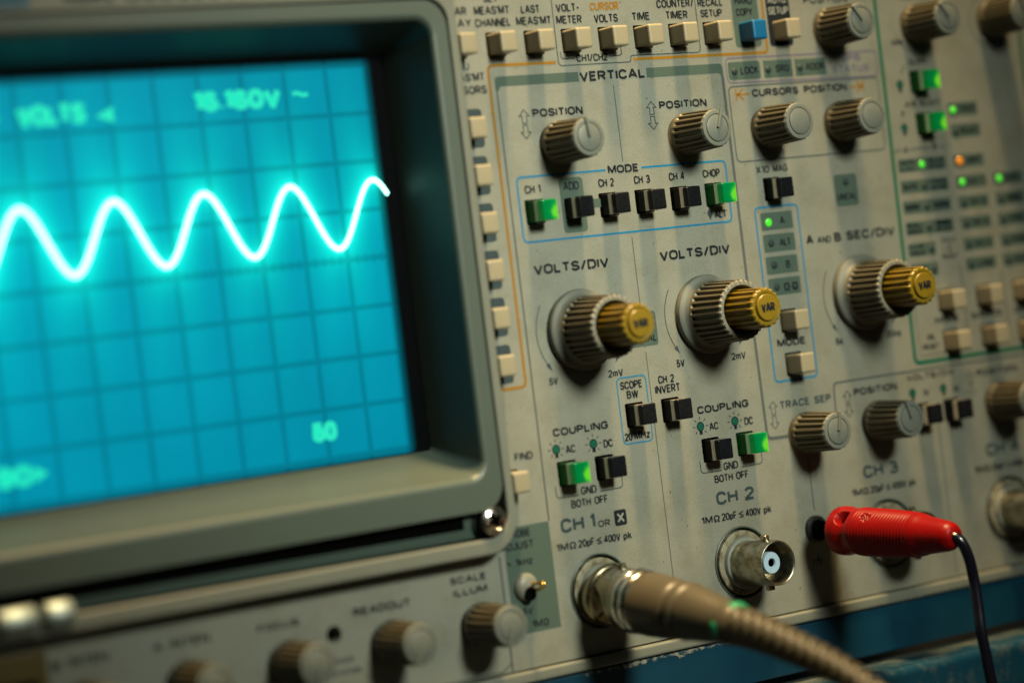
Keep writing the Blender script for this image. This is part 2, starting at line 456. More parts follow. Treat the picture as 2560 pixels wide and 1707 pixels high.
_S = [EL(.28, .75, .26, .25, 5, 270, 14) + EL(.28, .25, .28, .25, 88, -175, 14)]
_Z = [[(0.02, 1), (.5, 1), (0, 0), (.52, 0)]]
_O = [EL(.31, .69, .31, .31, 0, 180) + EL(.31, .31, .31, .31, 180, 352)+[(.62, .31), (.62, .69)]]
_P = [[(0, 0), (0, 1), (.3, 1)] + EL(.3, .74, .24, .26, 85, -90) + [(0, .48)]]
GL = {   # a condensed grotesque drawn as pen strokes: glyph -> (width, strokes), cap height 1
 'A': (.66, [[(0, 0), (.30, 1), (.36, 1), (.66, 0)], [(.13, .32), (.53, .32)]]),
 'B': (.58, [[(0, 0), (0, 1), (.32, 1)] + EL(.32, .765, .21, .235, 85, -90) + [(0, .53)], [(.32, .53)] + EL(.35, .265, .23, .265, 85, -90) + [(0, 0)]]),
 'C': (.58, [EL(.29, .71, .29, .29, 5, 180) + EL(.29, .29, .29, .29, 180, 355)]),
 'D': (.59, [[(.2, 0), (0, 0), (0, 1), (.2, 1)] + EL(.25, .66, .34, .34, 85, 0) + EL(.25, .34, .34, .34, 0, -90)]),
 'E': (.47, [[(.47, 1), (0, 1), (0, 0), (.47, 0)], [(0, .52), (.42, .52)]]),
 'F': (.46, [[(.46, 1), (0, 1), (0, 0)], [(0, .50), (.40, .50)]]),
 'G': (.60, [EL(.30, .71, .29, .29, 8, 180) + EL(.30, .29, .30, .29, 180, 358) + [(.6, .46), (.33, .46)]]),
 'H': (.57, [[(0, 0), (0, 1)], [(.57, 0), (.57, 1)], [(0, .52), (.57, .52)]]),
 'I': (.0, [[(0, 0), (0, 1)]]),
 'J': (.40, [[(.4, 1), (.4, .26)] + EL(.2, .24, .2, .24, -5, -175)]),
 'K': (.54, [[(0, 0), (0, 1)], [(.5, 1), (.0, .42)], [(.2, .62), (.54, 0)]]),
 'L': (.44, [[(0, 1), (0, 0), (.44, 0)]]),
 'M': (.72, [[(0, 0), (0, 1), (.05, 1), (.35, .1), (.37, .1), (.67, 1), (.72, 1), (.72, 0)]]),
 'N': (.58, [[(0, 0), (0, 1), (.05, 1), (.53, 0), (.58, 0), (.58, 1)]]),
 'O': (.62, _O), 'P': (.54, _P), 'Q': (.62, _O + [[(.38, .25), (.62, 0)]]),
 'R': (.55, _P + [[(.27, .48), (.55, 0)]]), 'S': (.56, _S),
 'T': (.54, [[(0, 1), (.54, 1)], [(.27, 1), (.27, 0)]]),
 'U': (.57, [[(0, 1), (0, .30)] + EL(.285, .285, .285, .285, 180, 360) + [(.57, 1)]]),
 'V': (.60, [[(0, 1), (.28, 0), (.32, 0), (.60, 1)]]),
 'W': (.88, [[(0, 1), (.20, 0), (.24, 0), (.42, 1), (.46, 1), (.64, 0), (.68, 0), (.88, 1)]]),
 'X': (.56, [[(0, 1), (.56, 0)], [(0, 0), (.56, 1)]]), 'Y': (.56, [[(0, 1), (.28, .45), (.56, 1)], [(.28, .45), (.28, 0)]]), 'Z': (.52, _Z),
 '0': (.50, [[(x * .5 / .62, y) for x, y in _O[0]]]), '1': (.20, [[(0, .80), (.17, 1), (.20, 1), (.20, 0)]]),
 '2': (.50, [EL(.25, .73, .25, .27, 170, -35) + [(.0, .06), (0, 0), (.5, 0)]]),
 '3': (.50, [EL(.24, .75, .22, .25, 165, -90, 12) + EL(.24, .26, .26, .26, 88, -165, 12)]),
 '4': (.55, [[(.4, 0), (.4, 1), (.36, 1), (0, .27), (.55, .27)]]),
 '5': (.50, [[(.46, 1), (.07, 1), (.03, .50)] + EL(.24, .30, .26, .30, 130, -165, 14)]),
 '6': (.50, [EL(.25, .72, .24, .28, 15, 180) + EL(.25, .28, .25, .28, 180, 530, 20)]),
 '9': (.50, [EL(.25, .28, .24, .28, 195, 360) + EL(.25, .72, .25, .28, 0, 350, 20)]),
 'm': (.66, [[(0, 0), (0, .7)], EL(.165, .50, .165, .20, 180, 0) + [(.33, 0)], EL(.495, .50, .165, .20, 180, 0) + [(.66, 0)]]),
 'n': (.40, [[(0, 0), (0, .7)], EL(.20, .48, .20, .22, 180, 0) + [(.40, 0)]]),
 'p': (.42, [[(0, -.28), (0, .7)], EL(.21, .35, .21, .34, 180, -175, 16)]),
 'k': (.40, [[(0, 0), (0, 1)], [(.38, .7), (0, .30)], [(.14, .45), (.40, 0)]]),
 's': sm(_S, .56), 'z': sm(_Z, .52), '/': (.36, [[(0, -.06), (.36, 1.06)]]), '-': (.30, [[(0, .44), (.30, .44)]]),
 "'": (.0, [[(0, 1), (0, .76)]]), '.': (.0, [[(0, 0), (0, .12)]]),
 '~': (.60, [[(.6 * k / 12, .5 + .16 * math.sin(2 * PI * k / 12)) for k in range(13)]]),
 '\u03a9': (.66, [[(0, 0), (.2, 0), (.2, .08)] + EL(.33, .62, .30, .38, 235, -55, 18) + [(.46, .08), (.46, 0), (.66, 0)]]),
 '\u2264': (.55, [[(.55, 1), (0, .62), (.55, .24)], [(0, 0), (.55, 0)]]), ' ': (.30, []),
}
GAP = 0.25
def text(bm, s, x0, x1, yb, h, mi=1, off=0.012, z=None):
    """pen-stroke lettering fitted between x0 and x1; off sets the weight"""
    z = Z_TEXT if z is None else z
    wd = h * (0.195 + 2.8 * max(0.0, off - 0.012)); hw = wd / 2
    tot = sum(GL[c][0] for c in s) + GAP * (len(s) - 1)
    sx = (x1 - x0 - wd) / tot if tot > 0 else 1.0
    cur = 0.0; k = 0
    for c in s:
        gw, g = GL[c]
        for p in g:
            stroke(bm, [(x0 + hw + (cur + x) * sx, yb + hw + y * (h - wd)) for x, y in p], wd, mi, z=z + 0.002 * (k % 3)); k += 1
        cur += gw + GAP
def circ(cx, cy, r, n=24, a0=0, a1=360):
    return [(cx + r * math.cos(math.radians(a0 + (a1 - a0) * k / n)), cy + r * math.sin(math.radians(a0 + (a1 - a0) * k / n))) for k in range(n)]
def dbl_arrow(bm, x, yt, yb, wd, mi, lw=0.22):
    ym = (yt + yb) / 2; h = wd / 2; s = h * 0.45; hh = wd * 0.52; g = 0.22
    for yy, e in ((yt, ym + g), (yb, ym - g)):
        k = hh if yy > ym else -hh
        stroke(bm, [(x, yy), (x + h, yy - k), (x + s, yy - k), (x + s, e), (x - s, e), (x - s, yy - k), (x - h, yy - k)], lw, mi, closed=True)
def bulb(bm, x, y, r=0.95, rays=True):
    fill(bm, circ(x, y, r, 20), PI_['bulbink'], Z_LINE)
    stroke(bm, circ(x, y, r, 20), 0.22, 1, closed=True, z=Z_TEXT)
    fill(bm, [(x - 0.42, y - r * 0.85), (x - 0.42, y - r - 0.85), (x + 0.42, y - r - 0.85), (x + 0.42, y - r * 0.85)], 1, Z_TEXT)
    if rays:
        for a in (0, 45, 90, 135, 180, 225, 315):
            c, s_ = math.cos(math.radians(a)), math.sin(math.radians(a))
            stroke(bm, [(x + c * 1.5, y + s_ * 1.5), (x + c * 2.15, y + s_ * 2.15)], 0.2, 1)

# ==================================================================== OSCILLOSCOPE
scope = empty('oscilloscope', 'beige analogue oscilloscope with a glowing teal screen, rows of knobs and push buttons', 'oscilloscope')

# positions -----------------------------------------------------------------
BW, BH = 4.15, 4.5
KEYS = []        # (x left, y top, kind)
for i, x in enumerate((-7.1, 3.15, 13.1, 23.0, 33.0, 42.8, 52.7, 62.6)): KEYS.append((x, 65.05, 'cream'))
KEYS += [(72.6, 64.9, 'blue'), (82.75, 64.8, 'cream')]
for i in range(6): KEYS.append((-7.2, 47.4 - 10.0 * i, 'cream'))
KEYS += [(-7.2, -27.1, 'cream'), (74.85, -1.1, 'cream'), (74.95, -11.0, 'cream')]
for x in (124.4, 137.0, 149.6): KEYS += [(x, -1.3, 'cream'), (x + 0.2, -11.0, 'cream')]
KEYS += [(8.0, 29.0, 'lit'), (18.0, 29.0, 'black'), (27.8, 29.0, 'black'), (37.7, 29.0, 'black'), (47.6, 28.9, 'black'), (57.5, 29.0, 'lit'),
         (74.7, 29.0, 'black'), (28.0, -17.0, 'black'), (38.0, -17.1, 'black'), (8.1, -27.1, 'lit'), (18.2, -27.2, 'black'),
         (47.9, -27.2, 'black'), (57.9, -27.1, 'lit'), (112.3, -27.2, 'black'), (122.2, -27.2, 'black'), (123.9, 51.1, 'lit'), (124.3, 41.0, 'lit')]
BNCS = [(15.2, -55.5), (55.2, -55.5), (99.8, -55.5), (139.6, -55.5)]
JACK = (77.3, -51.2)

# front panel ----------------------------------------------------------------
bm = bmesh.new()
holes = [rrect(x - 0.45, x + BW + 0.4, y - BH - 0.4, y + 0.4, 0.3, 2) for x, y, k in KEYS]
holes += [circ(x, y, 8.15, 48) for x, y in BNCS] + [circ(*JACK, 2.4, 24), circ(-51.8, -53.6, 1.75, 20)]
CRT_HOLE = rrect(-140, -12.2, -37, 70, 3.0, 4)
poly_plate(bm, [(-146, -68.6), (176, -68.6), (176, 92), (-146, 92)], holes + [CRT_HOLE], 0.0, 0, 3.5, 0)
poly_plate(bm, [(-146, -68.6), (176, -68.6), (176, 92), (-146, 92)], [CRT_HOLE], -3.5, PI_['black'])
I, G, L3, B4, BL, OR, GR, VI, WH = (PI_[k] for k in ('ink', 'inkgrey', 'inkline', 'badge', 'blue', 'orange', 'green', 'violet', 'white'))
def T_(s, x0, x1, y, h, mi=I, off=0.012): text(bm, s, x0, x1, y, h, mi, off)
def badge(x0, x1, y0, y1, r=0.5, mi=B4, z=Z_BADGE): fill(bm, rrect(x0, x1, y0, y1, r, 4), mi, z)
# top row legends
T_('SET', 3.2, 6.9, 71.8, 1.75)
T_('VAR', -6.0, -1.4, 69.3, 1.75); T_('DELAY', -9.0, -0.5, 66.75, 1.75)
T_("MEAS'MT", 0.5, 9.7, 69.2, 1.8); T_('CHANNEL', 0.4, 9.7, 66.6, 1.8)
T_('LAST', 12.7, 17.7, 69.1, 1.8); T_("MEAS'MT", 11.1, 20.4, 66.6, 1.8)
T_('VOLT-', 22.0, 28.3, 69.1, 1.8); T_('METER', 21.7, 28.6, 66.5, 1.8)
T_('CURSOR', 31.2, 39.1, 69.1, 1.8, OR); T_('VOLTS', 31.9, 38.5, 66.4, 1.85)
T_('TIME', 42.4, 47.4, 66.5, 1.8); T_('COUNTER/', 49.7, 60.3, 69.0, 1.85); T_('TIMER', 51.9, 58.2, 66.4, 1.85)
T_('RECALL', 61.4, 68.7, 68.9, 1.8); T_('SETUP', 61.9, 68.2, 66.5, 1.75)
badge(71.2, 78.9, 59.3, 76, 0.9); T_('HARD', 72.2, 77.5, 69.0, 1.75); T_('COPY', 72.3, 77.2, 66.4, 1.75)
badge(81.4, 88.4, 59.1, 76, 0.9, I); T_('AUTO', 82.0, 87.6, 68.9, 1.75, WH); T_('SETUP', 81.9, 88.0, 66.4, 1.75, WH)
T_('POSITION', 92.9, 106.4, 68.5, 1.75); T_('LEVEL', 123.5, 132.5, 68.6, 1.5); T_('HOLDOFF', 147, 158, 68.6, 1.5)
stroke(bm, [(21.15, 92), (20.95, 57.5), (40.75, 57.5), (40.75, 58.9), (60.7, 58.75), (60.8, 92)], 0.22, G, 1.1)
stroke(bm, [(21.85, 60.5), (21.85, 58.95), (25.5, 58.95)], 0.2, I, 0.7); stroke(bm, [(34.8, 59.0), (38.35, 59.1), (38.35, 61.2)], 0.2, I, 0.7)
T_('CH1/CH2', 25.9, 34.4, 58.05, 1.7)
stroke(bm, [(20.3, 58.3), (2.3, 58.4), (2.2, -9.85), (-9.0, -9.85)], 0.62, OR, 1.3)
stroke(bm, [(41.5, 58.05), (80.3, 57.85), (80.4, 92)], 0.62, OR, 1.1)
# VERTICAL block
bar = fillet([(3.75, 53.6), (3.75, 56.0), (25.9, 56.0), (25.9, 53.8), (5.0, 53.9), (5.0, 52.9), (3.75, 52.9)], 0.8)
fill(bm, [(4.6, 56.0), (25.9, 56.0), (25.9, 53.85), (5.3, 53.85), (4.75, 53.6), (4.5, 53.0), (3.65, 53.0), (3.65, 55.2), (3.9, 55.75)], B4, Z_BADGE)
fill(bm, [(44.6, 53.8), (65.0, 53.8), (65.55, 53.5), (65.7, 53.0), (66.4, 53.0), (66.4, 55.1), (66.1, 55.7), (65.5, 55.95), (44.6, 55.95)][::1], B4, Z_BADGE)
T_('VERTICAL', 26.1, 44.2, 53.8, 2.2, I, 0.03)
stroke(bm, [(3.95, 53.0), (3.85, -38.6)], 0.3, G); stroke(bm, [(66.15, 53.0), (66.1, 7.0), (66.5, -29.2), (72.6, -29.3)], 0.75, L3, 1.5)
for a, b in ((52.7, 35.9), (19.2, -5.0), (-6.0, -68.5)): stroke(bm, [(35.05, a), (35.1, b)], 0.22, L3)
T_('POSITION', 12.4, 25.9, 46.8, 1.8, I, 0.03); T_('POSITION', 47.0, 60.6, 46.6, 1.8, I, 0.03)
dbl_arrow(bm, 10.2, 48.6, 42.4, 2.6, G); dbl_arrow(bm, 44.8, 48.5, 42.3, 2.6, G)
# MODE block
stroke(bm, [(30.1, 34.3), (6.2, 34.3), (6.2, 20.4), (63.85, 20.4), (63.85, 34.15), (40.0, 34.2)], 0.42, BL, 1.3)
T_('MODE', 30.7, 39.2, 33.4, 1.8, I, 0.03)
badge(17.1, 23.5, 21.5, 33.4, 0.9); badge(23.4, 30, 26.4, 28.3, 0.0)
for s, x0, x1 in (('CH 1', 8.0, 12.2), ('ADD', 18.2, 22.4), ('CH 2', 27.7, 32.0), ('CH 3', 37.5, 42.0), ('CH 4', 47.3, 51.8), ('CHOP', 57.0, 62.0)): T_(s, x0, x1, 30.65, 1.85)
T_('ALT', 59.0, 62.5, 21.4, 1.85); fill(bm, circ(57.7, 22.7, 0.75, 14, -30, 210) + [(57.7, 21.2)], G, Z_TEXT)
T_('X10', 72.6, 76.5, 30.5, 1.7); T_('MAG', 77.6, 82.0, 30.5, 1.7)
# volts/div
T_('VOLTS/DIV', 7.8, 27.9, 13.3, 2.2, I, 0.03); T_('VOLTS/DIV', 42.1, 62.2, 13.3, 2.2, I, 0.03)
def arrow_arc(cx, cy, r, a0, a1, mi=G):
    p = [(cx + r * math.cos(math.radians(a0 + (a1 - a0) * k / 20)), cy + r * math.sin(math.radians(a0 + (a1 - a0) * k / 20))) for k in range(21)]
    stroke(bm, p, 0.2, mi)
    e = math.radians(a1); d = 1 if a1 > a0 else -1
    tx, ty = -math.sin(e) * d, math.cos(e) * d; nx, ny = math.cos(e), math.sin(e); x, y = p[-1]
    fill(bm, [(x + nx * 0.5, y + ny * 0.5), (x - nx * 0.5, y - ny * 0.5), (x + tx * 1.9, y + ty * 1.9)], mi, Z_TEXT)
for cx in (18.0, 53.0, 99.7):
    arrow_arc(cx, 0.6, 11.5, 147, 214); arrow_arc(cx, 0.6, 11.5, 33, -34)
for a, s1, s2 in ((0, '5V', '2mV'), (34.85, '5V', '2mV')):
    T_(s1, 8.3 + a, 10.6 + a, -10.35, 1.65); T_(s2, 24.1 + a, 28.2 + a, -10.5, 1.65)
T_('5s', 90.3, 92.4, -10.4, 1.6); T_('20ns', 106.2, 110.8, -10.4, 1.6)
badge(31.5, 38.9, -4.8, 2.7, 0.7); T_('UNCAL', 32.2, 38.5, -3.85, 1.6)
stroke(bm, [(26.1, -10.9), (34.1, -10.9), (34.1, -25.3), (26.1, -25.3)], 0.3, BL, 1.2, True)
T_('SCOPE', 26.9, 33.0, -13.5, 1.75); T_('BW', 28.4, 31.6, -15.6, 1.75); T_('20', 26.5, 28.6, -24.65, 1.75); T_('MHz', 29.1, 33.5, -24.65, 1.75)
T_('CH 2', 37.5, 42.0, -13.4, 1.8); T_('INVERT', 36.3, 43.4, -15.5, 1.8)
for a in (0, 39.75):
    T_('COUPLING', 7.6 + a, 22.4 + a, -21.3, 1.75, I, 0.03)
    bulb(bm, 7.95 + a, -24.0); bulb(bm, 17.9 + a, -24.05)
    T_('AC', 10.4 + a, 13.0 + a, -25.25, 1.75); T_('DC', 20.6 + a, 23.1 + a, -25.3, 1.75)
    stroke(bm, [(6.6 + a, -31.7), (6.6 + a, -34.3), (12.6 + a, -34.4)], 0.22, G, 0.9); stroke(bm, [(18.2 + a, -34.4), (24.4 + a, -34.3), (24.4 + a, -31.8)], 0.22, G, 0.9)
    T_('GND', 13.1 + a, 17.3 + a, -34.5, 1.75); T_('BOTH OFF', 10.1 + a, 20.0 + a, -37.0, 1.75)
T_('CH', 6.7, 12.9, -41.9, 3.1, G, 0.022); T_('1', 14.5, 15.9, -41.9, 3.1, G, 0.022); T_('OR', 16.6, 19.8, -42.0, 1.45)
badge(21.1, 24.4, -42.4, -39.0, 0.5, I); T_('X', 21.8, 23.8, -41.8, 2.2, WH, 0.012)
for s, x0, x1 in (('2', 57.9, 60.7), ('3', 102.1, 104.9), ('4', 142.0, 145.0)):
    T_('CH', x0 - 8.2, x0 - 2.0, -41.95, 3.0, G, 0.022); T_(s, x0, x1, -41.95, 3.0, G, 0.022)
for a in (4.9, 44.8, 89.6, 129.2):
    T_('1M\u03a9', a, a + 5.3, -45.55, 1.6, I, 0.02); T_('20pF', a + 5.8, a + 10.2, -45.55, 1.7); T_('\u2264', a + 10.7, a + 12.2, -45.5, 1.5)
    T_('400V', a + 12.7, a + 17.2, -45.6, 1.7); T_('pk', a + 18.0, a + 20.3, -45.6, 1.7)
# GPIB, cursors, horizontal
stroke(bm, [(67.5, 57.0), (113.6, 56.8), (113.4, 50.9), (67.5, 51.4)], 0.32, VI, 1.3, True)
badge(68.0, 77.5, 52.0, 56.1, 0.6); badge(78.5, 87.1, 52.0, 56.0, 0.1); badge(88.0, 97.4, 52.0, 55.9, 0.1)
T_('LOCK', 71.6, 76.9, 53.15, 1.75); T_('SRQ', 82.0, 86.1, 53.15, 1.75); T_('ADDR', 91.2, 97.0, 53.15, 1.75)
T_('GPIB', 102.6, 108.5, 54.8, 1.6, VI); T_('STATUS', 99.3, 110.7, 52.2, 1.6, VI)
stroke(bm, [(67.4, 50.55), (113.1, 50.55), (112.9, 33.5), (67.4, 33.5)], 0.25, G, 1.4, True)
T_('CURSORS', 74.2, 88.1, 47.9, 1.75, I, 0.03); T_('POSITION', 89.8, 103.1, 47.9, 1.8, I, 0.03)
for x, d in ((69.5, 1), (108.3, -1)):
    stroke(bm, [(x, 50.0), (x, 47.4)], 0.45, OR); stroke(bm, [(x + d * 0.2, 48.7), (x + d * 4.0, 48.7)], 0.4, OR)
    stroke(bm, [(x + d * 2.2, 50.0), (x + d * 0.5, 48.7), (x + d * 2.2, 47.4)], 0.4, OR)
badge(95.6, 102.7, 21.2, 28.6, 0.8); T_('UNCAL', 96.1, 102.2, 22.6, 1.6)
stroke(bm, [(70.8, 22.8), (83.5, 22.8), (83.5, -16.8), (70.8, -16.8)], 0.42, BL, 1.2, True)
for s, y, x0, x1 in (('A', 17.5, 77.8, 79.3), ('ALT', 12.5, 77.0, 80.4), ('B', 7.45, 78.1, 79.4)):
    badge(72.2, 81.7, y, y + 4.0, 0.25); T_(s, x0, x1, y + 1.1, 1.75)
badge(72.2, 81.8, 2.6, 6.5, 0.25); fill(bm, rrect(76.8, 78.4, 3.4, 5.25), I, Z_LINE); fill(bm, rrect(79.3, 80.9, 3.4, 5.25), I, Z_LINE)
T_('X', 77.1, 78.1, 3.7, 1.3, B4, 0.03); T_('Y', 79.6, 80.6, 3.7, 1.3, B4, 0.03); stroke(bm, [(78.5, 4.3), (79.2, 4.3)], 0.2, I)
T_('MODE', 72.7, 81.2, -9.1, 1.75, I, 0.03)
T_('A', 85.0, 87.2, 13.3, 2.15, I, 0.03); T_('AND', 88.4, 92.6, 13.3, 1.5); T_('B', 93.6, 95.7, 13.2, 2.15, I, 0.03); T_('SEC/DIV', 97.4, 112.7, 13.25, 2.15, I, 0.03)
dbl_arrow(bm, 69.2, -21.0, -27.2, 2.4, L3); T_('TRACE SEP', 71.2, 86.7, -23.0, 1.75, G, 0.02)
stroke(bm, [(77.7, -34.5), (77.7, -47.0)], 0.22, G)
stroke(bm, [(87.7, -28.0), (88.0, -19.0), (150.0, -19.0)], 0.35, G, 1.2)
T_('POSITION', 93.9, 107.5, -22.7, 1.7, I, 0.03); dbl_arrow(bm, 91.8, -21.2, -27.2, 2.4, G)
stroke(bm, [(119.3, -31.5), (119.5, -68)], 0.3, L3)
T_('VOLTS/DIV', 110.9, 126.4, -21.2, 1.4, I, 0.02); bulb(bm, 112.2, -24.1, 0.95, False); bulb(bm, 122.2, -24.1, 0.95, False)
T_('.1V', 115.3, 117.4, -25.2, 1.5); T_('.5V', 125.1, 127.5, -25.4, 1.5); T_('.1V', 121.8, 125.9, -34.1, 1.3); T_('.5V', 112.5, 116.2, -34.2, 1.3)
T_('POSITION', 133.6, 147.3, -22.6, 1.45, I, 0.03); dbl_arrow(bm, 131.4, -21.1, -27.0, 2.3, G)
# chassis ground mark under the jack
for i in range(3): stroke(bm, [(76.0 + i * 1.1, -58.2), (75.4 + i * 1.1, -59.4)], 0.25, I)
stroke(bm, [(76.0, -58.2), (78.3, -58.2)], 0.25, I); stroke(bm, [(77.2, -58.2), (77.2, -56.8)], 0.25, I)
# TRIGGER block
stroke(bm, [(115.2, 92), (115.0, 43.0), (114.6, 7.0), (114.3, -17.35), (161.9, -17.3), (161.9, 92)], 1.0, GR, 1.6)
for x, r0, r1 in ((127.2, 200, 262), (152.5, 120, 262)): stroke(bm, circ(x, 62.5, 7.0, 20, r0, r1), 0.2, L3)
T_('MIN', 119.0, 122.5, 57.8, 1.3)
T_('SLOPE', 123.7, 129.5, 52.95, 1.4); T_('A/B SELECT', 120.9, 132.3, 42.95, 1.4)
bulb(bm, 120.0, 48.4, 0.95, False); bulb(bm, 119.8, 38.1, 0.95, False); stroke(bm, [(120.8, 51.0), (122.3, 53.0)], 0.35, L3); T_('A', 119.4, 120.3, 41.0, 1.3)
badge(134.7, 144.4, 40.0, 43.2, 0.4); T_("TRIG'D", 138.2, 143.8, 40.9, 1.5); badge(134.8, 144.6, 34.8, 38.0, 0.4); T_('READY', 138.0, 144.0, 35.6, 1.5)
T_('A', 118.8, 120.0, 32.2, 1.5); T_('B', 128.3, 129.5, 32.5, 1.5); stroke(bm, [(116.0, 32.0), (116.0, 33.0), (118.3, 33.0)], 0.2, G); stroke(bm, [(120.6, 33.0), (127.8, 33.0)], 0.25, G); stroke(bm, [(130, 33.0), (132.1, 33.0), (132.1, 32.0)], 0.2, G)
ROW = [27.65, 22.6, 17.7, 12.7, 7.6, 2.75]
C1 = [(('AUTO', 'LVL'), ('RUN', 'AFT DLY')), (('AUTO',), ('TRIG', 'AFTER')), (('NORM',), ('NORM',)), (('SGL', 'SEQ'), ('B', 'END')), (('HF', 'HOLD'), None), (('LINE',), None)]
def small(lines, x0, x1, y, H):
    h = 1.05 if len(lines) > 1 else 1.35
    for i, s in enumerate(lines):
        T_(s, x0, x1, y + H / 2 - h / 2 + (0.0 if len(lines) == 1 else (0.72 if i == 0 else -0.72)), h, I, 0.05)
for i, y in enumerate(ROW):
    x1 = 131.9 if i < 4 else 125.3
    badge(116.4, x1, y, y + 3.1, 0.3); a, b = C1[i]
    small(a, 117.0, 121.6, y, 3.1)
    if b: small(b, 126.3, 131.4, y, 3.1)
    badge(134.6, 144.6, y, y + 3.0, 0.3); small((('VERT', 'CH 1', 'CH 2', 'CH 3', 'CH 4', 'LINE')[i],), 138.6, 143.6, y, 3.0)
    if i: badge(147.1, 157.0, y, y + 3.0, 0.3); small((('', 'DC', 'NOISE', 'HF REJ', 'LF REJ', 'AC')[i],), 151.0, 155.6, y, 3.0)
T_('HOLD', 127.5, 132.0, 10.2, 0.95); stroke(bm, [(129.8, 9.6), (129.8, 7.6)], 0.35, I); T_('RESET', 127.1, 132.3, 6.3, 0.95)
stroke(bm, [(132.5, 4.8), (132.5, -11.5)], 0.3, L3); stroke(bm, [(145.9, 1.5), (146.3, -12)], 0.3, L3); stroke(bm, [(116.2, -3.5), (116.2, -15.8), (133, -15.8)], 0.2, L3)
T_('MODE', 122.3, 130.0, -8.7, 1.45, I, 0.02); T_('SOURCE', 134.2, 144.5, -8.75, 1.45, I, 0.02); T_('CPLG', 148.8, 156.5, -8.75, 1.45, I, 0.02)
T_('SGL', 119.1, 121.6, -12.3, 1.3); T_('RESET', 117.3, 122.7, -14.5, 1.25)
# left column behind the bezel trim
T_('MENU', -8.0, -2.4, 57.7, 1.6, G); T_("MEAS'MT", -8.3, 1.2, 55.3, 1.75); T_('CURSORS', -9.5, 1.4, 52.6, 1.75)
for i in range(6): badge(-9.0, -0.7, 41.3 - 10 * i, 49.5 - 10 * i, 0.9, G)
T_('FIND', -3.0, 1.7, -25.1, 1.65)
badge(-8.4, 3.7, -61.3, -38.7, 0.2, B4)
T_('PROBE', -7.5, -1.3, -41.05, 1.7); T_('ADJUST', -9.3, -0.8, -43.55, 1.7); T_('~ 1kHz', -8.4, -1.6, -47.0, 1.6); T_('.5V', -6.0, -3.0, -57.4, 1.6); T_('INTO 1M\u03a9', -10.2, 0.8, -60.4, 1.6)
# lower left panel under the screen
stroke(bm, [(-9.9, -44.3), (-9.95, -69.3)], 0.5, L3); stroke(bm, [(-10.2, -66.8), (-12.4, -68.2), (-146, -68.2)], 0.35, L3)
T_('SCALE', -22.9, -13.8, -48.3, 1.45, I, 0.03); T_('ILLUM', -22.4, -13.9, -50.9, 1.55, I, 0.03)
T_('READOUT', -46.8, -33.0, -50.9, 1.7, I, 0.03); T_('FOCUS', -69.0, -59.5, -50.4, 1.5, I, 0.03)
T_('INTEN', -88.2, -79.7, -50.2, 1.75, I, 0.03); T_('INTEN', -109.8, -101.6, -50.0, 1.75, I, 0.03)
T_('A', -92.0, -90.0, -50.3, 1.7, I, 0.03); T_('B', -113.4, -111.4, -50.2, 1.7, I, 0.03)
T_('TRACE', -53.0, -48.0, -59.6, 1.1, G); T_('ROTATION', -54.0, -46.5, -62.0, 1.1, G)
panel = build('front_panel', bm, [M[k] for k in PM], scope)
panel['label'] = 'beige front panel printed with dark lettering and coloured outlines'

# push buttons ----------------------------------------------------------------
def key_solid(z0, z1, inset=0.0, bev=0.55, seg=3, topbev=True):
    b = bmesh.new()
    bx(b, -BW / 2 + inset, BW / 2 - inset, -BH / 2 + inset, BH / 2 - inset, z0, z1)
    b.edges.ensure_lookup_table()
    top = [e for e in b.edges if all(v.co.z > (z1 - 1e-6) * U - 1e-9 for v in e.verts)]
    side = [e for e in b.edges if abs(e.verts[0].co.z - e.verts[1].co.z) > 1e-6]
    if topbev: bevel(b, bev, seg, top + side)
    else: bevel(b, 0.3, 2, side)
    return b
def band_solid():
    b = bmesh.new(); lo = (-BW / 2, BW / 2, -BH / 2, BH / 2); hi = (-BW / 2 + 0.34, BW / 2 - 0.02, -BH / 2 + 0.05, BH / 2 - 0.1)
    A = [V(b, x, y, 2.65) for x, y in ((lo[0], lo[2]), (lo[1], lo[2]), (lo[1], lo[3]), (lo[0], lo[3]))]
    B = [V(b, x, y, 3.75) for x, y in ((hi[0], hi[2]), (hi[1], hi[2]), (hi[1], hi[3]), (hi[0], hi[3]))]
    for i in range(4): face(b, (A[i], A[(i + 1) % 4], B[(i + 1) % 4], B[i]))
    face(b, A[::-1]); face(b, B)
    return b
def cap_solid(z1):
    b = bmesh.new(); bx(b, -BW / 2 + 0.28, BW / 2 + 0.12, -BH / 2 + 0.02, BH / 2 - 0.02, 3.6, z1)
    bevel(b, 0.42, 3, [e for e in b.edges if max(v.co.z for v in e.verts) > (z1 - 0.01) * U])
    return b
protos = {}
KEYNAME = {'cream': 'push_button', 'blue': 'push_button', 'black': 'push_button', 'lit': 'push_button'}
for x, y, kind in KEYS:
    loc = (x + BW / 2, y - BH / 2, 0)
    if kind in protos:
        o = dup(protos[kind], loc, scope)
    else:
        if kind in ('cream', 'blue'):
            o = build('push_button', key_solid(-3.2, 5.0), M['cream' if kind == 'cream' else 'bluekey'], scope, loc, 40)
            if kind == 'blue': o['label'] = 'blue push button below the hard copy legend'
        else:
            lit = kind == 'lit'
            o = build('push_button', key_solid(-3.2, 2.7, 0, topbev=False), M['litbody' if lit else 'blackside'], scope, loc, 40)
            k = build('button_band', band_solid(), M['litband' if lit else 'band'], o, (0, 0, 0), 40)
            k = build('button_cap', cap_solid(5.4 if lit else 5.0), M['litcap' if lit else 'blackkey'], o, (0, 0, 0), 40)
            o['label'] = 'push button with a lit green cap' if lit else 'push button with a glossy black cap'
        protos[kind] = o
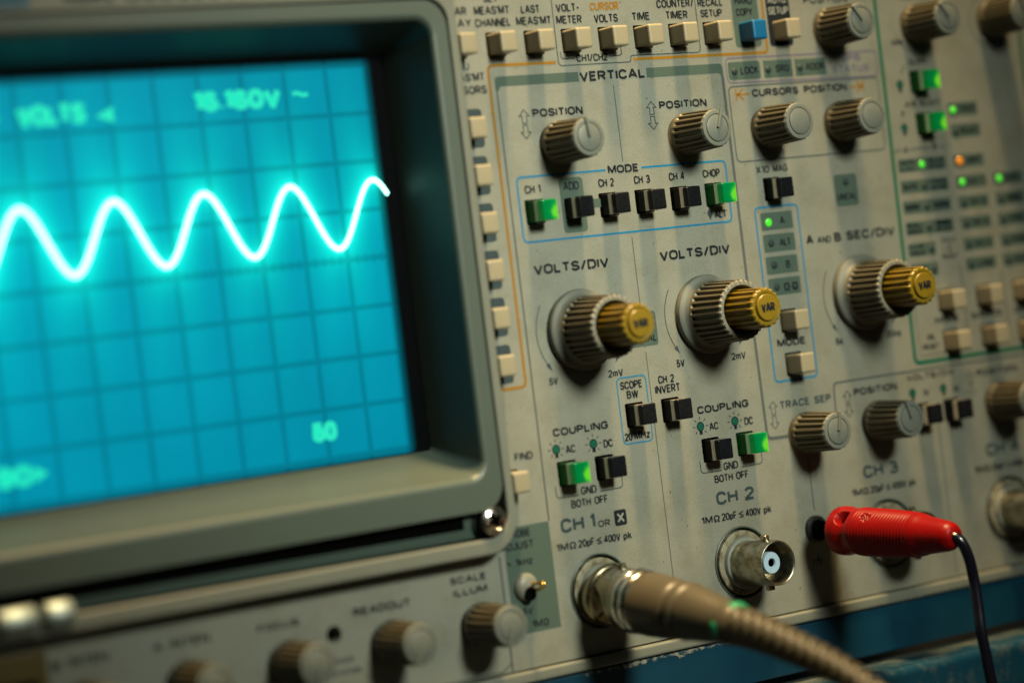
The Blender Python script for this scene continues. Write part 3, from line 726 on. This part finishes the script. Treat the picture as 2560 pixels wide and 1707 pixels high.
# indicator lamps --------------------------------------------------------------
def lamp(x, y, m, r=0.85):
    b = bmesh.new()
    lathe(b, [(-0.5, r), (0.12, r), (0.3, r * 0.8), (0.4, r * 0.35)], 20, cap1=True)
    o = build('indicator_light', b, M[m], scope, (x, y, 0), 50)
    if m != 'leddark': o['label'] = 'glowing %s indicator light' % ('amber' if m == 'ledamber' else 'green')
for x, y in ((69.8, 53.95), (79.8, 53.95), (89.5, 53.95), (99.2, 26.7), (35.2, 0.9), (74.5, 14.5), (74.6, 9.5), (74.6, 4.5), (136.4, 36.3)): lamp(x, y, 'leddark')
lamp(74.4, 19.3, 'ledgreen', 0.95); lamp(136.3, 41.5, 'ledgreen')
for i, y in enumerate(ROW):
    lamp(124.0, y + 1.55, 'ledgreen' if i == 0 else 'leddark'); lamp(136.5, y + 1.5, ('ledamber', 'ledgreen')[i] if i < 2 else 'leddark', 1.05 if i == 0 else 0.85)
    if i: lamp(149.0, y + 1.5, 'ledgreen' if i == 1 else 'leddark')

# small control knobs ------------------------------------------------------------
def groove_mod(n, depth, z0, z1, width=0.55, phase=0.0, zr=0.5):
    def f(z, a, r):
        t = (a / (2 * PI) * n + phase) % 1.0
        d = abs(t - 0.5) * 2                       # 0 in the groove middle
        g = 1 - sstep(width * 0.55, width, d)
        e = sstep(z0, z0 + zr, z) * (1 - sstep(z1 - zr, z1, z))
        return r - depth * g * e
    return f
def small_knob(pointer=True):
    N = 20
    b = bmesh.new()
    prof = [(0.7, 3.9), (0.72, 4.55), (1.0, 4.72), (1.9, 4.70), (2.3, 4.68), (2.7, 4.66), (3.0, 4.64), (5, 4.55), (8, 4.42), (10.2, 4.33), (10.55, 4.32), (10.8, 4.31), (11.0, 4.30, 0), (11.15, 4.30, 0)]
    fine = groove_mod(N, 0.62, 2.0, 10.9, 0.62, zr=0.5)
    tooth = groove_mod(N, 0.16, 10.5, 12.5, 0.8, zr=0.2)
    lathe(b, prof, N * 12, lambda z, a, r: tooth(z, a, fine(z, a, r)), cap0=False)
    k = build('control_knob', b, M['knob'], scope, (0, 0, 0), 35)
    b = bmesh.new()
    lathe(b, [(11.14, 4.28), (11.5, 4.16), (11.72, 3.95), (11.78, 3.6), (11.78, 3.12), (11.45, 3.06), (11.45, 2.96), (11.82, 2.9), (11.88, 2.75), (11.8, 0.02)], N * 4, lambda z, a, r: tooth(z, a, r) if r > 4.1 else r, cap1=True)
    build('knob_cap', b, M['knobface'], k, (0, 0, 0), 35)
    if pointer:
        b = bmesh.new()
        bx(b, 0.0, 4.3, -0.33, 0.33, 11.2, 12.35); bevel(b, 0.18, 2)
        build('pointer', b, M['knobface'], k, (0, 0, 0), 40)
    return k
KN = [(18.0, 40.9, 97), (53.1, 40.7, 70), (99.4, 62.6, 127), (126.9, 62.5, 131), (152.2, 62.9, 110), (77.3, -29.1, 78), (99.8, -29.1, 107), (139.6, -29.2, 95),
      (-16.9, -57.4, 255), (-39.0, -57.4, 250), (-62.9, -57.4, 260), (-85.6, -57.4, 255), (-107.9, -57.4, 255)]
kp = None
for x, y, a in KN:
    if kp is None: kp = small_knob(True); kp.location = Vector((x, y, 0)) * U; kp.rotation_euler = (0, 0, math.radians(a))
    else: dup(kp, (x, y, 0), scope, math.radians(a))
kp2 = small_knob(False); kp2.location = Vector((77.1, 40.8, 0)) * U; dup(kp2, (99.2, 40.8, 0), scope, 0.2)

# volts/div and sec/div dials -------------------------------------------------------
def dial():
    N = 30
    b = bmesh.new()
    g = groove_mod(N, 0.75, 3.6, 12.5, 0.62, zr=0.5); t = groove_mod(N, 0.28, 12.2, 14.5, 0.8, zr=0.2)
    prof = [(0.5, 8.2), (0.52, 8.75), (1.3, 8.8), (1.7, 8.7), (1.95, 8.4), (2.15, 7.9), (2.5, 7.45), (3.2, 7.2), (3.6, 7.1), (4.0, 7.05), (4.3, 7.03), (8, 6.9), (11.6, 6.76), (12.0, 6.75), (12.3, 6.74), (12.6, 6.73)]
    lathe(b, prof, N * 12, lambda z, a, r: t(z, a, g(z, a, r)))
    for f in b.faces: f.material_index = 1 if min(v.co.z for v in f.verts) > 3.1 * U else 0
    d = build('dial_knob', b, [M['skirt'], M['knob']], scope, (0, 0, 0), 35)
    b = bmesh.new()
    lathe(b, [(12.59, 6.72), (13.0, 6.6), (13.2, 6.3), (13.2, 5.55), (12.9, 5.35), (10.5, 5.25), (10.5, 0.05)], N * 8, lambda z, a, r: t(z, a, r) if r > 6.5 else r)
    build('dial_rim', b, M['dialrim'], d, (0, 0, 0), 35)
    b = bmesh.new()
    n2 = 18
    g2 = groove_mod(n2, 0.55, 10.0, 20.2, 0.66, zr=0.45); t2 = groove_mod(n2, 0.26, 19.6, 22.5, 0.85, zr=0.3)
    prof = [(10.4, 4.6), (11, 4.6), (15, 4.5), (19.4, 4.42), (19.7, 4.41), (19.9, 4.41), (20.15, 4.4), (20.5, 4.39), (20.8, 4.3), (21.0, 4.1), (21.05, 3.5), (20.95, 3.12), (20.5, 3.06), (20.5, 2.98), (21.35, 2.93), (21.5, 2.8), (21.52, 2.6), (21.5, 0.03)]
    lathe(b, prof, n2 * 12, lambda z, a, r: (t2(z, a, g2(z, a, r)) if r > 4.0 else r), cap1=True)
    text(b, 'VAR', -1.95, 1.95, -0.98, 1.95, 1, 0.03, 21.56)
    build('vernier_knob', b, [M['gold'], M['ink']], d, (0, 0, 0), 35)
    d['label'] = 'grey fluted dial with a mustard vernier knob marked VAR'
    return d
dp = dial(); dp.location = Vector((18.0, 0.6, 0)) * U
dup(dp, (53.0, 0.5, 0), scope); dup(dp, (99.7, 0.9, 0), scope)

# BNC sockets ------------------------------------------------------------------------
def bnc():
    b = bmesh.new()
    lathe(b, [(-1.5, 5.6), (0.3, 5.55), (1.2, 5.5), (1.25, 4.95), (1.9, 4.9), (6.4, 4.9), (6.5, 5.12), (7.2, 5.15), (9.2, 5.1), (11.6, 5.0), (11.95, 4.9), (12.0, 4.75), (11.85, 4.55), (10.5, 4.5), (3.0, 4.45), (2.9, 0.05)], 72)
    o = build('bnc_socket', b, M['steel'], scope, (0, 0, 0), 35)
    b = bmesh.new()
    lathe(b, [(-1.0, 8.1), (0.22, 8.1), (0.3, 7.95), (0.22, 7.8), (-1.2, 7.75)], 72)
    build('panel_ring', b, M['bezel'], o, (0, 0, 0), 40)
    b = bmesh.new()
    lathe(b, [(-2, 7.3), (0.0, 7.25), (0.35, 7.1), (0.45, 6.8), (0.4, 5.7)], 72)
    build('washer', b, M['washer'], o, (0, 0, 0), 40)
    b = bmesh.new()
    lathe(b, [(0.3, 5.8), (0.8, 5.75), (1.3, 5.6), (1.35, 4.9)], 48)
    build('insulating_collar', b, M['collar'], o, (0, 0, 0), 40)
    b = bmesh.new()
    lathe(b, [(2.8, 2.5), (9.6, 2.45), (9.85, 2.3), (9.85, 1.05), (9.5, 0.85), (6.0, 0.8), (6.0, 0.02)], 48)
    for f in b.faces:
        if sum(v.co.xy.length for v in f.verts) / len(f.verts) < 0.90 * U: f.material_index = 1
    build('insulator', b, [M['ptfe'], M['black']], o, (0, 0, 0), 40)
    for s in (1, -1):
        b = bmesh.new()
        lathe(b, [(0, 0.95), (1.05, 0.95), (1.2, 0.8)], 20, cap1=True)
        bmesh.ops.rotate(b, verts=b.verts, cent=(0, 0, 0), matrix=Matrix.Rotation(-s * PI / 2, 3, 'X'))
        build('bayonet_lug', b, M['steel'], o, (0, s * 4.9, 8.4), 40)
    return o
bp_ = bnc(); bp_.location = Vector((*BNCS[1], 0)) * U
for i in (0, 2, 3): dup(bp_, (*BNCS[i], 0), scope, 0.0)
# ground jack behind the red plug, small adjuster hole, probe terminal
b = bmesh.new(); lathe(b, [(-2, 3.1), (0.9, 3.1), (1.2, 2.8), (1.2, 2.2), (-3, 2.1)], 40)
build('ground_jack', b, mat('jack_black', (0.02, 0.02, 0.018), 0.4), scope, (*JACK, 0), 40)
b = bmesh.new(); lathe(b, [(-1, 3.1), (0.5, 3.0), (1.2, 2.6), (1.6, 1.9), (1.7, 0.02)], 40, cap1=True)
pt = build('probe_terminal', b, M['trim'], scope, (-4.3, -51.6, 0), 40)
b = bmesh.new()
sweep(b, resample(catmull([(0.9, -0.5, 1.2), (0.9, -0.5, 3.4), (0.9, 0.0, 5.2), (0.9, 0.6, 5.6), (0.9, 0.9, 4.6), (0.9, 0.6, 1.2)]), 0.2), lambda s, a: 0.38, 12)
build('wire_loop', b, M['brass'], pt, (0, 0, 0), 60)
b = bmesh.new(); lathe(b, [(0.0, 1.5), (1.85, 1.5), (1.9, 0.02)], 24, cap1=True)
build('terminal_hole', b, M['black'], pt, (0.0, -1.35, 0))

# screen bezel ------------------------------------------------------------------------
def frame(bm, outer, inner, z0, z1, mi=0, n=1):
    """rounded frame with front at z1 and walls to z0; outer/inner point loops of equal length"""
    N = len(outer)
    of, inn = [V(bm, *p, z1) for p in outer], [V(bm, *p, z1) for p in inner]
    ob, ib = [V(bm, *p, z0) for p in outer], [V(bm, *p, z0) for p in inner]
    for i in range(N):
        j = (i + 1) % N
        face(bm, (of[i], of[j], inn[j], inn[i]), mi); face(bm, (ob[i], ob[j], of[j], of[i]), mi)
        face(bm, (inn[i], inn[j], ib[j], ib[i]), mi)
    return of, inn
b = bmesh.new()
of, inn = frame(b, rrect(-146, -7.5, -43.1, 90, 7.5, 8), rrect(-143, -9.7, -39.8, 72.5, 5.0, 8), -0.5, 5.0)
b.edges.ensure_lookup_table()
s1 = set(of); s2 = set(inn)
bevel(b, 0.6, 3, [e for e in b.edges if (e.verts[0] in s1 and e.verts[1] in s1) or (e.verts[0] in s2 and e.verts[1] in s2)])
# model strip printed along the top of the trim
text(b, '400MHz', -96.5, -85.6, 74.0, 3.0, 1, 0.02, 5.03); text(b, 'OSCILLOSCOPE', -83.5, -45.0, 74.0, 3.0, 1, 0.02, 5.03)
fill(b, rrect(-140, -103.5, 73.6, 84), 2, 5.03)
fill(b, circ(-21.0, 73.6, 0.7, 14), 2, 5.03); fill(b, circ(-15.2, 72.9, 0.55, 14), 2, 5.04)
trim = build('bezel_trim', b, [M['trim'], M['inkgrey'], M['labelblue']], scope, (0, 0, 0), 35)

b = bmesh.new()
oz = 5.2
outer = rrect(-142.3, -10.4, -33.9, 72.1, 5.5, 8)
o1, i1 = frame(b, outer, rrect(-136.5, -14.3, -27.0, 68.3, 3.6, 8), 0.0, oz)
for v in [v for v in b.verts if v not in set(o1) and v not in set(i1)]: pass
# replace the straight inner wall by one sloping back to the tube
bmesh.ops.delete(b, geom=[f for f in b.faces if all((v in set(i1)) or (abs(v.co.z) < 1e-9 and -137 * U < v.co.x < -14 * U and -27.5 * U < v.co.y < 68.6 * U) for v in f.verts) and any(abs(v.co.z) < 1e-9 for v in f.verts)], context='FACES')
tube = [V(b, *p, -11.0) for p in rrect(-130.5, -16.7, -20.5, 63.1, 1.0, 8)]
for i in range(len(i1)):
    j = (i + 1) % len(i1); face(b, (i1[i], i1[j], tube[j], tube[i]))
si = set(i1); so = set(o1)
bevel(b, 1.1, 4, [e for e in b.edges if e.verts[0] in si and e.verts[1] in si])
bezel = build('screen_bezel', b, [M['bezel']], scope, (0, 0, 0), 40)
bezel['label'] = 'grey green screen bezel with sloping inner walls'
b = bmesh.new(); bx(b, -142.3, -10.5, -39.4, -30.5, -0.5, 2.6); bevel(b, 0.5, 2)
build('lower_rail', b, mat('rail_shaded_green', (0.075, 0.125, 0.10), 0.45, vary=0.08, vscale=120), bezel, (0, 0, 0), 40)  # bezel green darkened to paint in the shade below the lip
b = bmesh.new(); bx(b, -140, -19.5, -37.2, -33.2, 2.3, 2.75); bevel(b, 0.1, 2)
build('lip_gap_shade', b, M['black'], bezel)  # black strip painted in for the shadowed gap under the bezel lip
# pan head screw
b = bmesh.new(); lathe(b, [(5.0, 3.9), (5.24, 3.85), (5.25, 3.3), (4.9, 3.2)], 40)
sw = build('screw_recess', b, M['black'], bezel, (-13.6, -36.2, -0.6), 40)
def cross(z, a, r):
    if r > 1.75 or r < 0.05: return r
    return r
b = bmesh.new()
seg, rr = 64, [3.05, 3.0, 2.7, 2.3, 1.9, 1.6, 1.3, 1.0, 0.75, 0.5, 0.3, 0.1]
rings = []
for r in rr:
    ring = []
    for k in range(seg):
        a = 2 * PI * k / seg
        z = 5.3 + 1.25 * math.sqrt(max(0, 1 - (r / 3.2) ** 2)) if r < 3.05 else 5.0
        x, y = r * math.cos(a + 0.5), r * math.sin(a + 0.5)
        q = min(abs(r * math.cos(a)), abs(r * math.sin(a)))
        if r < 1.75: z -= 1.7 * (1 - sstep(0.36, 0.6, q)) * (1 - sstep(1.4, 1.7, r))
        ring.append(V(b, x, y, z))
    rings.append(ring)
for i in range(len(rings) - 1):
    for k in range(seg): face(b, (rings[i][k], rings[i][(k + 1) % seg], rings[i + 1][(k + 1) % seg], rings[i + 1][k]))
face(b, rings[-1])
for f in b.faces:
    p = f.calc_center_median()
    if p.xy.length < 1.6 * U and p.z < (5.3 + 1.25 * math.sqrt(1 - (p.xy.length / U / 3.2) ** 2) - 0.55) * U: f.material_index = 1
build('screw', b, [M['bright'], M['black']], bezel, (-13.6, -36.2, -0.6), 40)
for x, hl in ((-121.6, 4.0), (-113.2, 3.0)):
    b = bmesh.new(); lathe(b, [(-hl, 1.2), (-hl, 2.2), (-hl + 0.5, 2.7), (hl - 0.5, 2.7), (hl, 2.2), (hl, 1.2)], 32, cap0=True, cap1=True)
    bmesh.ops.rotate(b, verts=b.verts, cent=(0, 0, 0), matrix=Matrix.Rotation(PI / 2, 3, 'Y'))
    build('latch_pin', b, M['stud'], bezel, (x, -39.4, 5.0), 50)
b = bmesh.new(); bx(b, -140, -114.6, -66, -45.6, 0.1, 1.4); bevel(b, 0.5, 2)
lp = build('name_plate', b, M['plate'], scope, (0, 0, 0), 40); lp['label'] = 'olive yellow plate at the lower left corner'
b = bmesh.new(); bx(b, -138, -117, -54.5, -51.0, 1.41, 1.5)
build('plate_marking', b, M['black'], lp)

# tube face with trace and readout --------------------------------------------------------
ZC = -10.0
b = bmesh.new()
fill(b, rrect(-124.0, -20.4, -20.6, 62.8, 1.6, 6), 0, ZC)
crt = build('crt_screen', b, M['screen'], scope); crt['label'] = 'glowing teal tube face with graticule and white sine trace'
b = bmesh.new()
fill(b, rrect(-132, -15.5, -22.5, 64.6), 0, ZC - 0.5)
build('tube_mask', b, mat('tube_mask_black', (0.001, 0.0015, 0.003), 0.6, spec=0.03), crt)
b = bmesh.new()
pts = []
x = -126.0
while x <= -20.1:
    pts.append((x, TR_Y + TR_A * math.cos((x - TR_X) * 2 * PI / TR_P))); x += 0.35
stroke(b, pts, 1.1, 0, z=ZC + 0.1)
fill(b, circ(pts[-1][0], pts[-1][1], 0.55, 14), 0, ZC + 0.12)
build('trace', b, M['trace'], crt)
def q_(x, y): return (-323.8 + (x + 323.8) * 1.012815, 5.82 + (y - 5.82) * 1.012815)
RT = []
def R_T(s, x0, x1, y, h):
    b = bmesh.new(); a, c = q_(x0, y), q_(x1, y); text(b, s, a[0], c[0], a[1], h, 0, 0.062, ZC + 0.15)
    return b
for s_, x0, x1, y, h in (('VOLTS', -105.0, -90.2, 52.1, 4.3), ('16.160V', -66.9, -46.5, 52.8, 4.2), ('~', -44.2, -39.8, 54.1, 2.4), ('50', -48.9, -43.0, -15.3, 4.1), ('.90', -119.5, -110.5, -15.4, 4.2)):
    build('readout', R_T(s_, x0, x1, y, h), M['readout'], crt)
for tri in ([(-88.4, 53.3), (-84.4, 51.9), (-84.4, 55.2)], [(-112, 52.4), (-108.2, 54.0), (-112, 55.6)], [(-110.2, -15.0), (-107.2, -13.4), (-110.2, -11.8)]):
    b = bmesh.new(); fill(b, [q_(*p) for p in tri], 0, ZC + 0.15); build('readout_mark', b, M['readout'], crt)

# lower trim, cabinet, handle ---------------------------------------------------------------
b = bmesh.new(); bx(b, -146, 176, -71.4, -68.95, -2, 1.6); bevel(b, 0.5, 3)
build('bottom_trim', b, M['trim'], scope, (0, 0, 0), 40)
b = bmesh.new(); bx(b, -147, 177, -82.2, -71.75, -120, 1.2); bevel(b, 0.5, 2)
cab = build('cabinet', b, M['cabinet'], scope, (0, 0, 0), 40); cab['label'] = 'dark blue painted cabinet edge with chipped paint'
b = bmesh.new(); bx(b, -147, 177, -70, 92, -120, -12.5)
build('chassis', b, M['black'], scope)
b = bmesh.new(); bx(b, -155, 185, -96.0, -84.3, -4.0, 12.5); bevel(b, 2.2, 5)
hd = build('carrying_handle', b, M['handle'], scope, (0, 0, 0), 40); hd['label'] = 'worn dusty blue handle bar folded under the front'
b = bmesh.new()
for x in (-153, 175): bx(b, x, x + 8, -95, -60, -30, -3.5)
build('handle_arm', b, M['handle'], scope)

# ==================================================================== PROBE LEAD in channel 1
plug = empty('probe_lead', 'tan probe lead with green marker ring, plugged into the channel 1 socket', 'cable', (15.2, -55.5, 0))
def rel(pts, o): return [Vector(p) - Vector(o) for p in pts]
PO = (15.2, -55.5, 0)
axis = rel(catmull([(15.2, -55.6, 1.0), (15.2, -56.6, 5), (15.2, -57.1, 10), (15.2, -57.7, 15), (15.2, -58.8, 24), (15.2, -59.4, 30), (15.2, -61.2, 41), (15.2, -63.1, 52), (15.2, -65.9, 62.4), (15.2, -69.6, 74), (15.2, -73.4, 83),
                      (15.4, -79, 94), (15.8, -87, 106), (16.5, -97, 120), (18, -102.5, 138), (22, -103.2, 170), (30, -103.2, 240)], 12), PO)
axis = resample(axis, 0.25)
def cut(s0, s1): return [axis[i] for i in range(len(axis)) if s0 - 1e-6 <= i * 0.25 <= s1 + 1e-6]
def slot_rad(s, a):
    r = interp([(0, 5.4), (0.3, 6.5), (1.0, 6.9), (2.2, 6.9), (2.8, 6.35), (3.5, 6.2), (8.5, 6.15), (9.5, 6.3), (10.5, 6.3)], s)
    # curved bayonet opening on the side facing left
    a0 = PI + 0.25 + 0.10 * (s - 5.0)
    da = abs((a - a0 + PI) % (2 * PI) - PI)
    k = (1 - sstep(0.50, 0.62, da)) * sstep(3.2, 3.9, s) * (1 - sstep(6.2, 7.0, s))
    return r - 2.2 * k
b = bmesh.new(); sweep(b, cut(0.5, 11), slot_rad, 96)
build('coupling_nut', b, mat('nut_nickel', (0.36, 0.31, 0.20), 0.27, metal=1.0, vary=0.3, vscale=400), plug, (0, 0, 0), 40)
b = bmesh.new(); sweep(b, cut(10.75, 15.5), lambda s, a: interp([(0, 6.3), (0.4, 6.9), (1.2, 7.05), (1.9, 6.95), (2.3, 6.5), (2.7, 6.85), (3.6, 6.9), (4.2, 6.6), (4.75, 6.1)], s), 64)
build('grip_ring', b, M['bright'], plug, (0, 0, 0), 40)
b = bmesh.new(); sweep(b, cut(15.25, 27.5), lambda s, a: interp([(0, 6.2), (0.3, 6.65), (2, 6.75), (9, 6.35), (10.6, 6.1), (11.2, 5.7), (12.25, 5.4)], s), 64)
body = build('plug_body', b, M['tanplug'], plug, (0, 0, 0), 40)
b = bmesh.new(); sweep(b, cut(27.25, 41.5), lambda s, a: interp([(0, 5.5), (0.4, 5.95), (1.0, 6.1), (2.1, 6.05), (2.6, 5.55), (3.1, 5.5), (3.5, 5.75), (8, 5.2), (12, 4.6), (14.25, 4.3)], s), 64)
build('plug_sleeve', b, M['tanplug'], plug, (0, 0, 0), 40)
def window(a, lo, hi): return 1.0
for a0, wdt, s0 in ((PI / 2 - 0.25, 0.62, 42.2), (PI + 0.12, 0.42, 40.6)):
    b = bmesh.new()
    pts_ = cut(s0, s0 + 2.6); seg = 16; rings = []
    n = Vector((1, 0, 0))
    for i, p in enumerate(pts_):
        t = (pts_[min(i + 1, len(pts_) - 1)] - pts_[max(i - 1, 0)]).normalized(); bi = t.cross(n)
        ease = math.sin(PI * i / (len(pts_) - 1))
        ring = []
        for k in range(seg + 1):
            u = (k / seg - 0.5) * 2; a = a0 + u * wdt
            r = 4.1 + 0.62 * (ease ** 0.4) * max(0.0, 1 - u * u) ** 0.4
            ring.append(V(b, *(p + (n * math.cos(a) + bi * math.sin(a)) * r)))
        rings.append(ring)
    for i in range(len(rings) - 1):
        for k in range(seg): face(b, (rings[i][k], rings[i][k + 1], rings[i + 1][k + 1], rings[i + 1][k]))
    build('marker_band', b, M['marker'], plug, (0, 0, 0), 60)
def relief(s, a):
    r = interp([(0, 4.45), (1.5, 4.45), (3.0, 4.15), (40, 2.7), (45, 2.3)], s)
    q = (s + 0.9 * math.sin(2 * a)) / 3.1
    f = (q % 1.0)
    return r - 0.8 * sstep(0.30, 0.48, f) * (1 - sstep(0.78, 0.96, f)) * sstep(2.5, 4, s) * (1 - sstep(43, 45, s)) * (0.45 + 0.55 * abs(math.sin(a + 0.5)))
b = bmesh.new(); sweep(b, cut(41.25, 88), relief, 48)
build('strain_relief', b, M['tanplug'], plug, (0, 0, 0), 50)
b = bmesh.new(); sweep(b, cut(87, 1000), lambda s, a: 2.2, 24)
build('cable', b, M['tanplug'], plug, (0, 0, 0), 60)

# ==================================================================== RED BANANA PLUG in the ground jack
ban = empty('banana_plug', 'red ribbed banana plug with a drooping black wire, pushed into the ground jack', 'plug', (77.3, -51.2, 0))
BO = (77.3, -51.2, 0)
bax = resample(rel([Vector(p) for p in ((77.3, -51.2, 0.0), (77.3, -53.0, 45.0))], BO), 0.2)
def bcut(s0, s1): return [bax[i] for i in range(len(bax)) if s0 - 1e-6 <= i * 0.2 <= s1 + 1e-6]
def ban_rad(s, a):
    z = s + 8.6
    r = interp([(8.6, 4.4), (8.8, 5.0), (9.3, 5.45), (10.2, 5.55), (11.6, 5.5), (12.6, 5.25), (13.6, 4.95), (14.4, 4.95), (15.4, 5.25), (16.4, 5.35), (25, 5.2), (34.5, 4.75), (35.3, 4.6), (36.2, 4.3), (37.0, 4.12), (42.6, 3.35), (43.8, 3.05), (44.6, 2.5), (45, 2.0)], z)
    rib = 0.12 * math.cos(2 * PI * z / 0.95) * sstep(16, 16.8, z) * (1 - sstep(33.4, 34.2, z))
    def at(zc, ac, dz, da):
        u = (z - zc) / dz; v = ((a - ac + PI) % (2 * PI) - PI) / da
        return u, v
    u, v = at(13.4, math.radians(133), 1.9, 0.42)
    q = math.sqrt(u * u + v * v)
    hole = 2.6 * (1 - sstep(0.72, 1.0, q))
    u, v = at(21.0, math.radians(131), 1.7, 0.24)
    q = math.sqrt(u * u + v * v) + 0.25 * math.sin(7 * math.atan2(v, u) + 1) * 0.5
    nick = 1 - sstep(0.75, 0.95, q)
    rib *= 1 - nick
    return r + rib - hole - nick * (0.28 + 0.16 * math.sin(z * 5.1 + a * 23) + 0.12 * math.sin(z * 9 - a * 41))
b = bmesh.new(); sweep(b, bcut(8.6, 45.0), ban_rad, 180, up=(1, 0, 0))
build('plug_body', b, M['red'], ban, (0, 0, 0), 50)
b = bmesh.new(); sweep(b, bcut(0.6, 9.2), lambda s, a: interp([(0, 1.9), (6, 1.9), (6.2, 3.0), (9, 3.0)], s), 32)
build('plug_stem', b, M['black'], ban, (0, 0, 0), 40)
wp = rel(catmull([(77.3, -52.9, 42.0), (77.35, -53.0, 44.4), (78.2, -54.4, 45.8), (79.3, -58.0, 46.3), (80.0, -62.8, 46.3), (79.6, -68.5, 47.0), (78.9, -73.8, 47.8), (79.2, -80.2, 48.2), (79.6, -85.2, 48.4), (80.2, -93, 48.8), (81.5, -101, 50.5), (85, -104.3, 56), (100, -104.6, 80), (140, -104.6, 110)], 12), BO)
b = bmesh.new(); sweep(b, resample(wp, 0.6), lambda s, a: 1.2, 24)
build('wire', b, M['wire'], ban, (0, 0, 0), 60)

# ==================================================================== bench
bm = bmesh.new(); bx(bm, -1500, 1500, -140, -106, -900, 900)
bench = build('bench_top', bm, M['bench'])
bench.rotation_euler = (PI / 2, 0, 0)
bench['kind'] = 'structure'; bench['label'] = 'dark bench top under the oscilloscope'
